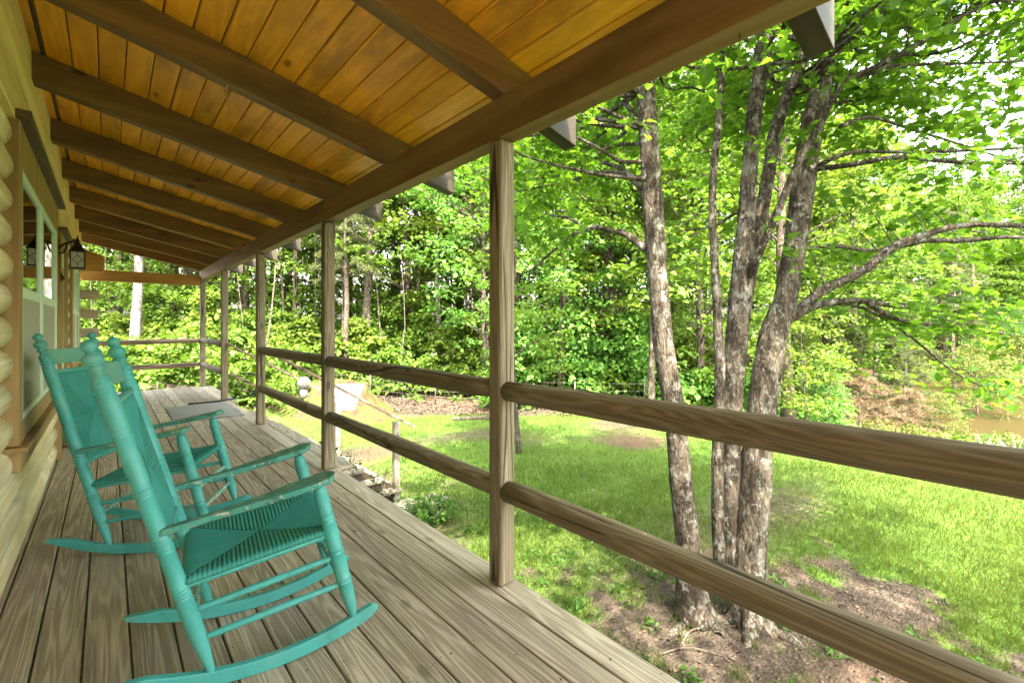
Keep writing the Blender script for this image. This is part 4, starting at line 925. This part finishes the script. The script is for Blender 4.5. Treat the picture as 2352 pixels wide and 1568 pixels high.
rows = [(px, Z, ru.uniform(.3, .8), ru.uniform(.6, 1.2)) for px in np.arange(1960, 2700, 40) for Z in (16.5, 18.5, 21, 24) if not (px > 2230 and Z > 20)]+[(px, Z, ru.uniform(2, 5), ru.uniform(1.5, 2.5)) for px in np.arange(1860, 2900, 60) for Z in (40, 46)]
undergrowth('bank_growth', rows, 'willow', 4, 46, .12)
# ------------------------------------------------------------------ grass
rg = np.random.default_rng(55)
def blades(n, zr, ur, pw, hgt, wid, seed, thr=.0, clump=False):
    r = np.random.default_rng(seed); Z = zr[0]*(zr[1]/zr[0])**(r.random(n)**pw); u = r.uniform(*ur, n)
    x = (u*Z)*.7478+Z*.6639; y = -(u*Z)*.6639+Z*.7478
    c = cover(x, y); k = (r.random(n) < c**1.3*1.05) & (x > 1.72) & ~((x < 3.6) & (y > 6.4) & (y < 9.2)); x, y, Z, c = x[k], y[k], Z[k], c[k]
    m = len(x); h = hgt*(.5+.9*r.random(m))*(.7+.6*vnoise(x, y, 1.7))*(1+.02*Z)
    T = r.normal(size=(m, 3))*.42; T[:, 2] = 1; T /= np.linalg.norm(T, axis=1)[:, None]; N = r.normal(size=(m, 3)); N[:, 2] *= .2; N -= T*np.sum(N*T, 1)[:, None]; N /= np.linalg.norm(N, axis=1)[:, None]; B = np.cross(N, T)
    w = wid*(.7+.6*r.random(m))*(1+.10*Z); p = np.stack([x, y, gz(x, y)-.01], -1); bend = N*(h*.35*r.random(m))[:, None]
    mid = p+T*(h*.55)[:, None]+bend*.3; tip = p+T*h[:, None]+bend-np.array([0, 0, .1])*h[:, None]
    V = np.stack([p-B*w[:, None]/2, p+B*w[:, None]/2, mid+B*w[:, None]*.42, tip, mid-B*w[:, None]*.42], 1).reshape(-1, 3)
    i = np.arange(m)[:, None]*5; F3 = np.concatenate([i+np.array([0, 1, 2]), i+np.array([0, 2, 4]), i+np.array([4, 2, 3])], 0)
    return V, F3
V1, F1 = blades(150000, (2.6, 17.5), (-.95, 1.5), .85, .075, .0042, 1)
V2, F2 = blades(60000, (2.6, 9.0), (-.6, 1.5), 1.0, .10, .005, 2)
tag(link('grass', npmesh('grass', np.concatenate([V1, V2]), np.concatenate([F1, F2+len(V1)])), M['grass']), kind='stuff')
# broad leaved weeds and tufts on the bare soil near the deck
cs = []
for k in range(150):
    x = rg.uniform(1.75, 5.2); y = rg.uniform(-1.0, 6.2)
    if cover(x, y) > .75 and rg.random() < .5: continue
    cs.append((x, y, float(gz(x, y))+.035))
tx = rg.uniform(1.8, 6.5, 420); ty = rg.uniform(-2.5, 5.5, 420); kk = (cover(tx, ty) < .8) & (vnoise(tx+3, ty, .9) > .42); tx, ty = tx[kk], ty[kk]
m = len(tx)*26; bx = np.repeat(tx, 26)+rg.normal(size=m)*.045; by = np.repeat(ty, 26)+rg.normal(size=m)*.045
T = rg.normal(size=(m, 3))*.55; T[:, 2] = 1; V, F = leaf_mesh('grass_tufts', np.stack([bx, by, gz(bx, by)-.005], -1), rg.normal(size=(m, 3)), rg.uniform(.05, .15, m), 'blade', w=.06, T=T/np.linalg.norm(T, axis=1)[:, None], r=rg)
tag(link('grass_tufts', npmesh('grass_tufts', V, F), M['grass']), kind='stuff')
cs = np.array(cs); P, N, S = sprays(cs, 34, .13, .3, .05, rg, .6, .8)
V, F = leaf_mesh('weeds', P, N, S, w=.26, r=rg); tag(link('weeds', npmesh('weeds', V, F), M['weed']), kind='stuff')
# fallen leaves
m = 9000; x = rg.uniform(1.7, 8, m); y = rg.uniform(-3, 7, m); k = rg.random(m) > cover(x, y)*.85; x, y = x[k], y[k]
N = rg.normal(size=(len(x), 3))*.3; N[:, 2] = 1; V, F = leaf_mesh('leaf_litter', np.stack([x, y, gz(x, y)+.008], -1), N, .035*(.6+.8*rg.random(len(x))), w=.3, fold=.2, r=rg)
ll = NT('fallen_leaf'); llm = ll.fin(ll.mix(ll.isl(), (.035, .024, .014), (.125, .092, .06)), .8, None, .2)
tag(link('leaf_litter', npmesh('leaf_litter', V, F), llm), kind='stuff')
m = 16000; pxs = rg.uniform(150, 1750, m); Zs = rg.uniform(14.6, 22, m); x = np.array([at(a, 745, b) for a, b in zip(pxs, Zs)]); 
N = rg.normal(size=(m, 3))*.35; N[:, 2] = 1; V, F = leaf_mesh('leaf_litter', np.stack([x[:, 0], x[:, 1], gz(x[:, 0], x[:, 1])+.01], -1), N, .10*(.6+.8*rg.random(m)), w=.3, fold=.2, r=rg)
tag(link('leaf_litter', npmesh('leaf_litter', V, F), llm), kind='stuff')
m = 90; x = rg.uniform(-.4, 1.55, m); y = rg.uniform(.9, 9, m); N = rg.normal(size=(m, 3))*.15; N[:, 2] = 1
V, F = leaf_mesh('leaf_litter', np.stack([x, y, np.full(m, .004)], -1), N, rg.uniform(.007, .022, m), w=.3, fold=.2, r=rg); tag(link('leaf_litter', npmesh('leaf_litter', V, F), llm), kind='stuff')
# fallen sticks by the trunks
for (a, b, r_, lab) in (((1560, 1490), (1625, 1440), .012, 'short bent stick on the bare soil pointing at the forked maple'), ((1520, 1500), (1660, 1505), .008, 'thin straight stick lying across the bare soil below the maples'), ((1640, 1450), (1700, 1490), .007, 'thin crooked twig on the soil at the foot of the forked maple')):
    p = []
    for q in (a, b):
        z = 3.9
        for _ in range(6): w = at(q[0], q[1], z); z = 1045*(H-float(gz(w[0], w[1]))-.012)/(q[1]-745)
        p.append(at(q[0], q[1], z))
    mid = (p[0]+p[1])/2+np.array([.03, .05, .02]); mb = MB(); mb.tube(spline([p[0], mid, p[1]], 10), np.linspace(r_, r_*.5, 10), 7, True, .2, rg)
    tag(mb.build('stick', M['twig'], None, True), lab, 'stick', 'sticks on the bare soil')
# ------------------------------------------------------------------ root cellar mound, fence, shrubs, stones
cp = at(762, 745, 15.3); cz = float(gz(cp[0], cp[1]))
cellar = thing('root_cellar', 'grassy red earth mound of a root cellar with white metal hatch and roof vent', 'root cellar', (cp[0], cp[1], cz))
n = 40; a = np.linspace(0, 2*math.pi, 48, endpoint=False); V = []; F = []
for i in range(12):
    t = i/11; rr = 2.0*(1-t)**.7; zz = cz-.08+.95*sm(0, 1, t*1.1)
    for k in a: V.append((cp[0]+rr*math.cos(k)*(1+.08*math.sin(3*k)), cp[1]+rr*math.sin(k)*(1+.08*math.sin(2*k+1)), zz+.04*math.sin(5*k+i)))
F = [(i*48+k, i*48+(k+1) % 48, (i+1)*48+(k+1) % 48, (i+1)*48+k) for i in range(11) for k in range(48)]
s_ = NT('mound_earth'); o_ = s_.obj(); nn = s_.noise(o_, 5, 6, .75)
mm = s_.fin(s_.mix(s_.step(nn, .44, .58), (.062, .032, .02), (.05, .09, .014)), .95, s_.bump(s_.noise(o_, 25, 4), .6, .04), .1)
mb = MB(); mb.add(V, F); mb.build('mound', mm, cellar, True)
fwd = np.array([-.6639*1.0, -.7478, 0])  # towards the camera
f2 = np.array([.25, -.97, 0]); f2 /= np.linalg.norm(f2); sd2 = np.array([f2[1]*-1, f2[0], 0])
hp = at(786, 745, 13.6); hz = float(gz(hp[0], hp[1])); right = np.array([.7478, -.6639, 0]); back = np.array([.6639, .7478, 0])
O = np.array([hp[0], hp[1], 0])
def loc(r, b, z): return O+right*r+back*b+np.array([0, 0, z])
hb = -1.16; zs = lambda b: hb+.60*(b/.95)
rows_ = []; nr = 9
for k in range(nr):      # earth banked up round the hatch
    t = k/(nr-1); e = 1.25*(1-t)**1.6
    ring = []
    for (r0, b0, top) in [(r, -.1, zs(-.1)) for r in np.linspace(-.52, .44, 7)]+[(.44, b, zs(b)) for b in np.linspace(.05, 1.0, 7)]+[(r, 1.05, zs(1.05)) for r in np.linspace(.40, -.48, 7)]+[(-.52, b, zs(b)) for b in np.linspace(1.0, .05, 7)]:
        cr, cb = r0+.04, b0-.45; l_ = math.hypot(cr, cb); fr = .45 if b0 < 0 else 1.0
        ring.append(loc(r0+cr/l_*e*fr, b0+cb/l_*e*fr, (hz-.15)*(1-t)+(top-.025)*t+.05*math.sin(7*r0+9*b0+3*t)*(1-t)))
    rows_ += ring
nn_ = 28; Fb = [(i_*nn_+k, i_*nn_+(k+1) % nn_, (i_+1)*nn_+(k+1) % nn_, (i_+1)*nn_+k) for i_ in range(nr-1) for k in range(nn_)]+[tuple((nr-1)*nn_+k for k in range(nn_))]
mb = MB(); mb.add(rows_, Fb); mb.build('bank', mm, cellar, True)
def slope(r, b, up): return loc(r, b, zs(b)+up)
def slab(r0, r1, b0, b1, u0, u1): return MB().add([slope(r0, b0, u0), slope(r1, b0, u0), slope(r1, b1, u0), slope(r0, b1, u0), slope(r0, b0, u1), slope(r1, b0, u1), slope(r1, b1, u1), slope(r0, b1, u1)], [(3,2,1,0),(4,5,6,7),(0,1,5,4),(1,2,6,5),(2,3,7,6),(3,0,4,7)])
hd = slab(-.48, .40, -.1, .86, -.015, .035).build('hatch', M['door'], cellar, bevel=.008)
mb = MB(); mb.bar(slope(-.30, .30, .06), slope(-.12, .33, .06), .03, .03); mb.build('handle', M['hose'], hd)
vp = at(698, 745, 14.3); vz = cz+.72
mb = MB(); mb.tube([(vp[0], vp[1], vz-.3), (vp[0], vp[1], vz+.02)], .12, 16); mb.build('vent_pipe', M['galv'], cellar, True)
mb = MB()
for k in range(18):
    a = k*2*math.pi/18; P = []
    for t in np.linspace(-1.15, 1.15, 8): P.append((vp[0]+.2*math.cos(t)*math.cos(a+.35*t), vp[1]+.2*math.cos(t)*math.sin(a+.35*t), vz+.19+.19*math.sin(t)))
    for i in range(7): mb.bar(P[i], P[i+1], .045, .006, (math.cos(a), math.sin(a), .02))
mb.tube([(vp[0], vp[1], vz+.36), (vp[0], vp[1], vz+.40)], .09, 14); mb.build('turbine_vent', M['galv'], cellar)
am = rg.uniform(0, 6.28, 5200); rm_ = 1.95*np.sqrt(rg.random(5200)); tm = 1-(rm_/2.0)**(1/.7)
gxx = cp[0]+rm_*np.cos(am)*(1+.08*np.sin(3*am)); gyy = cp[1]+rm_*np.sin(am)*(1+.08*np.sin(2*am+1)); gzz = cz-.08+.95*sm(0, 1, tm*1.1)
kq = (vnoise(gxx, gyy, 1.6) > .58) & (np.abs((gxx-O[0])*right[0]+(gyy-O[1])*right[1]+.05) > .68); gxx, gyy, gzz = gxx[kq], gyy[kq], gzz[kq]; T = rg.normal(size=(len(gxx), 3))*.5; T[:, 2] = 1
V, F = leaf_mesh('grass_cover', np.stack([gxx, gyy, gzz], -1), rg.normal(size=(len(gxx), 3)), rg.uniform(.08, .22, len(gxx)), 'blade', w=.09, T=T, r=rg)
link('grass_cover', npmesh('grass_cover', V-BASE[cellar.name], F), M['grass'], cellar)
fe = thing('wire_fence', 'thin rusty wire fence running along the edge of the woods', 'fence', (9, 14, -1.4))
fpx = [(120, 19.3), (260, 19.0), (420, 18.6), (560, 18.2), (700, 17.6), (850, 16.9), (1000, 16.4), (1150, 16.0), (1320, 15.6), (1480, 15.4)]
fp = [at(a, 745, b) for a, b in fpx]; fz = [float(gz(p[0], p[1])) for p in fp]
for p, z in zip(fp, fz):
    mb = MB(); mb.tube([(p[0], p[1], z-.2), (p[0]+.01, p[1], z+1.15)], .022, 8); mb.build('fence_post', M['wire'], fe, True)
mb = MB()
for i in range(len(fp)-1):
    for h in (.1, .3, .5, .7, .95): mb.tube([(fp[i][0], fp[i][1], fz[i]+h), (fp[i+1][0], fp[i+1][1], fz[i+1]+h)], .0032, 4)
    for t in np.linspace(0, 1, 15)[1:]:
        q = fp[i]*(1-t)+fp[i+1]*t; zq = fz[i]*(1-t)+fz[i+1]*t; mb.tube([(q[0], q[1], zq+.1), (q[0], q[1], zq+.95)], .0026, 4)
mb.build('wire_mesh', M['wire'], fe)
def shrub(name, label, px, py, Z, h, rad, nst, nl, size, mat, seed, sparse=1.0):
    r = np.random.default_rng(seed); p = at(px, py, Z); z0 = float(gz(p[0], p[1])); t = thing(name, label, 'shrub', (p[0], p[1], z0))
    mb = MB(); cents = []
    for k in range(nst):
        a = r.uniform(0, 6.28); l = r.uniform(.5, 1.0); top = np.array([p[0]+rad*l*math.cos(a), p[1]+rad*l*math.sin(a), z0+h*(.55+.45*r.random())]); b = np.array([p[0]+.05*math.cos(a), p[1]+.05*math.sin(a), z0-.05])
        S = spline([b, b*.5+top*.5+np.array([0, 0, .12*h]), top], 8); mb.tube(S, np.linspace(.010, .003, 8), 5)
        for tt in np.linspace(.45, 1, 6):
            c = S[int(tt*7)]; e = c+r.normal(size=3)*np.array([.13, .13, .07])*rad*2; mb.tube([c, (c+e)/2+np.array([0, 0, .02]), e], [.004, .003, .0015], 4); cents.append(e)
    mb.build('stem', M['twig'], t, True); cents = np.array(cents)
    P, N, S = sprays(cents, nl, .10*sparse, .5, size, r, .8, .6); V, F = leaf_mesh('foliage', P, N, S, w=.24, r=r); link('foliage', npmesh('foliage', V-BASE[t.name], F), M[mat], t)
shrub('leafy_shrub', 'dark leaved shrub poking up beside the porch between second and third posts', 728, 1000, 5.6, 1.32, .42, 11, 12, .065, 'bush', 31)
shrub('twiggy_shrub', 'sparse twiggy shrub with few leaves below the nearer handrail', 850, 1060, 5.7, .95, .40, 9, 3, .05, 'bush', 32)
shrub('leafy_weed', 'bushy green weeds clumped at the foot of the stair post', 980, 1160, 6.2, .30, .35, 16, 16, .06, 'weed', 33)
# rubble stones by the steps
def stone_mesh(seed):
    r = np.random.default_rng(seed); bm_v = []; n = 10; m = 7
    k1, k2 = r.uniform(0, 6, 2)
    V = [(0, 0, -1)]+[(math.sin(math.pi*i/m)*math.cos(2*math.pi*j/n), math.sin(math.pi*i/m)*math.sin(2*math.pi*j/n), -math.cos(math.pi*i/m)) for i in range(1, m) for j in range(n)]+[(0, 0, 1)]
    V = np.array(V); V *= (1+.22*r.normal(size=(len(V), 1)).clip(-1, 1)); V = np.sign(V)*np.abs(V)**.8; V *= np.array([1, .75, .5])
    F = [(0, 1+(j+1) % n, 1+j) for j in range(n)]+[(1+(i-1)*n+j, 1+(i-1)*n+(j+1) % n, 1+i*n+(j+1) % n, 1+i*n+j) for i in range(1, m-1) for j in range(n)]+[(len(V)-1, 1+(m-2)*n+j, 1+(m-2)*n+(j+1) % n) for j in range(n)]
    me = bpy.data.meshes.new('stone'); me.from_pydata([tuple(v) for v in V], [], F); me.update(); me.materials.append(M['stone']); return me
SM = [stone_mesh(k) for k in range(4)]
rr_ = np.random.default_rng(66); mb = MB()
for y in np.arange(5.15, 6.42, .15):
    zb = float(gz(1.9, y)); zs_ = np.linspace(zb+.02, -.19-.10*rr_.random(), 9)
    for z in zs_:
        me = SM[int(rr_.integers(4))]; v = np.empty(len(me.vertices)*3, np.float32); me.vertices.foreach_get('co', v); v = v.reshape(-1, 3)
        a = rr_.uniform(0, 6.28); c_, s_q = math.cos(a), math.sin(a); q = rr_.uniform(.085, .135)
        v = v@np.array([[c_, s_q, 0], [-s_q, c_, 0], [0, 0, 1.35]])*q+np.array([1.86+rr_.normal()*.03, y+rr_.normal()*.03, z])
        mb.add(v, [tuple(p.vertices) for p in me.polygons])
tag(mb.build('stone_wall', M['stone'], None), 'low dry wall of pale rubble stones along the porch edge before the steps', 'wall')
m = 260; ga = rr_.uniform(0, 6.28, m); gr_ = .55*np.sqrt(rr_.random(m)); gxx = 3.5+gr_*np.cos(ga); gyy = 6.15+gr_*.7*np.sin(ga); mb = MB(); v0 = np.empty(len(SM[0].vertices)*3, np.float32); SM[0].vertices.foreach_get('co', v0); v0 = v0.reshape(-1, 3); f0 = [tuple(p.vertices) for p in SM[0].polygons]
for x, y in zip(gxx, gyy): mb.add(v0*rr_.uniform(.012, .028)+np.array([x, y, float(gz(x, y))+.008]), f0)
tag(mb.build('gravel', flat('gravel_stone', (.12, .115, .105), .9, var=.4), None), kind='stuff')
# yucca plants toward the pond
for (px, Z, lab) in ((2255, 13.0, 'spiky blue green yucca above the top rail, left one'), (2335, 12.2, 'spiky blue green yucca above the top rail at the right picture edge')):
    p = at(px, 745, Z); z0 = float(gz(p[0], p[1])); t = thing('yucca', lab, 'plant', (p[0], p[1], z0), 'yuccas near the pond slope'); m = 46
    a = rg.uniform(0, 6.28, m); e = rg.uniform(.25, 1.4, m); T = np.stack([np.cos(a)*np.cos(e), np.sin(a)*np.cos(e), np.sin(e)], -1); N = rg.normal(size=(m, 3)); N -= T*np.sum(N*T, 1)[:, None]
    V, F = leaf_mesh('leaves', np.repeat(np.array([[0, 0, 0.]]), m, 0), N, rg.uniform(.45, .75, m), 'blade', w=.09, T=T, r=rg); link('leaves', npmesh('leaves', V, F), M['yucca'], t)
# an old board lying on the lawn near the woods
p = at(1090, 745, 14.0); z0 = float(gz(p[0], p[1])); mb = MB(); mb.bar((p[0]-.55, p[1]+.4, z0+.05), (p[0]+.55, p[1]-.35, z0+.06), .16, .06); mb.bar((p[0]+.35, p[1]-.2, z0+.12), (p[0]+.7, p[1]-.42, z0+.10), .12, .07)
tag(mb.build('old_board', M['barkw'], None, bevel=.01), 'grey weathered board lying on the grass beyond the steps', 'board')
# a tall weed just below the deck edge
wp = at(1500, 1500, 2.75); z0 = float(gz(wp[0], wp[1])); tw = thing('tall_weed', 'slim green weed standing close to the porch floor edge', 'plant', (wp[0], wp[1], z0))
mb = MB(); Ps = spline([(wp[0], wp[1], z0-.02), (wp[0]+.01, wp[1]+.02, z0+.35), (wp[0]-.03, wp[1]+.05, z0+.62)], 14); mb.tube(Ps, np.linspace(.006, .002, 14), 6); mb.build('stem', M['weed'], tw, True)
cc = np.repeat(Ps[3:], 7, 0); T = rg.normal(size=cc.shape); T[:, 2] *= .3; N = rg.normal(size=cc.shape)*.4; N[:, 2] += 1; V, F = leaf_mesh('leaves', cc, N, rg.uniform(.04, .08, len(cc)), w=.16, T=T, r=rg)
link('leaves', npmesh('leaves', V-BASE[tw.name], F), M['weed'], tw)
print('maple leaves', n1, n2)
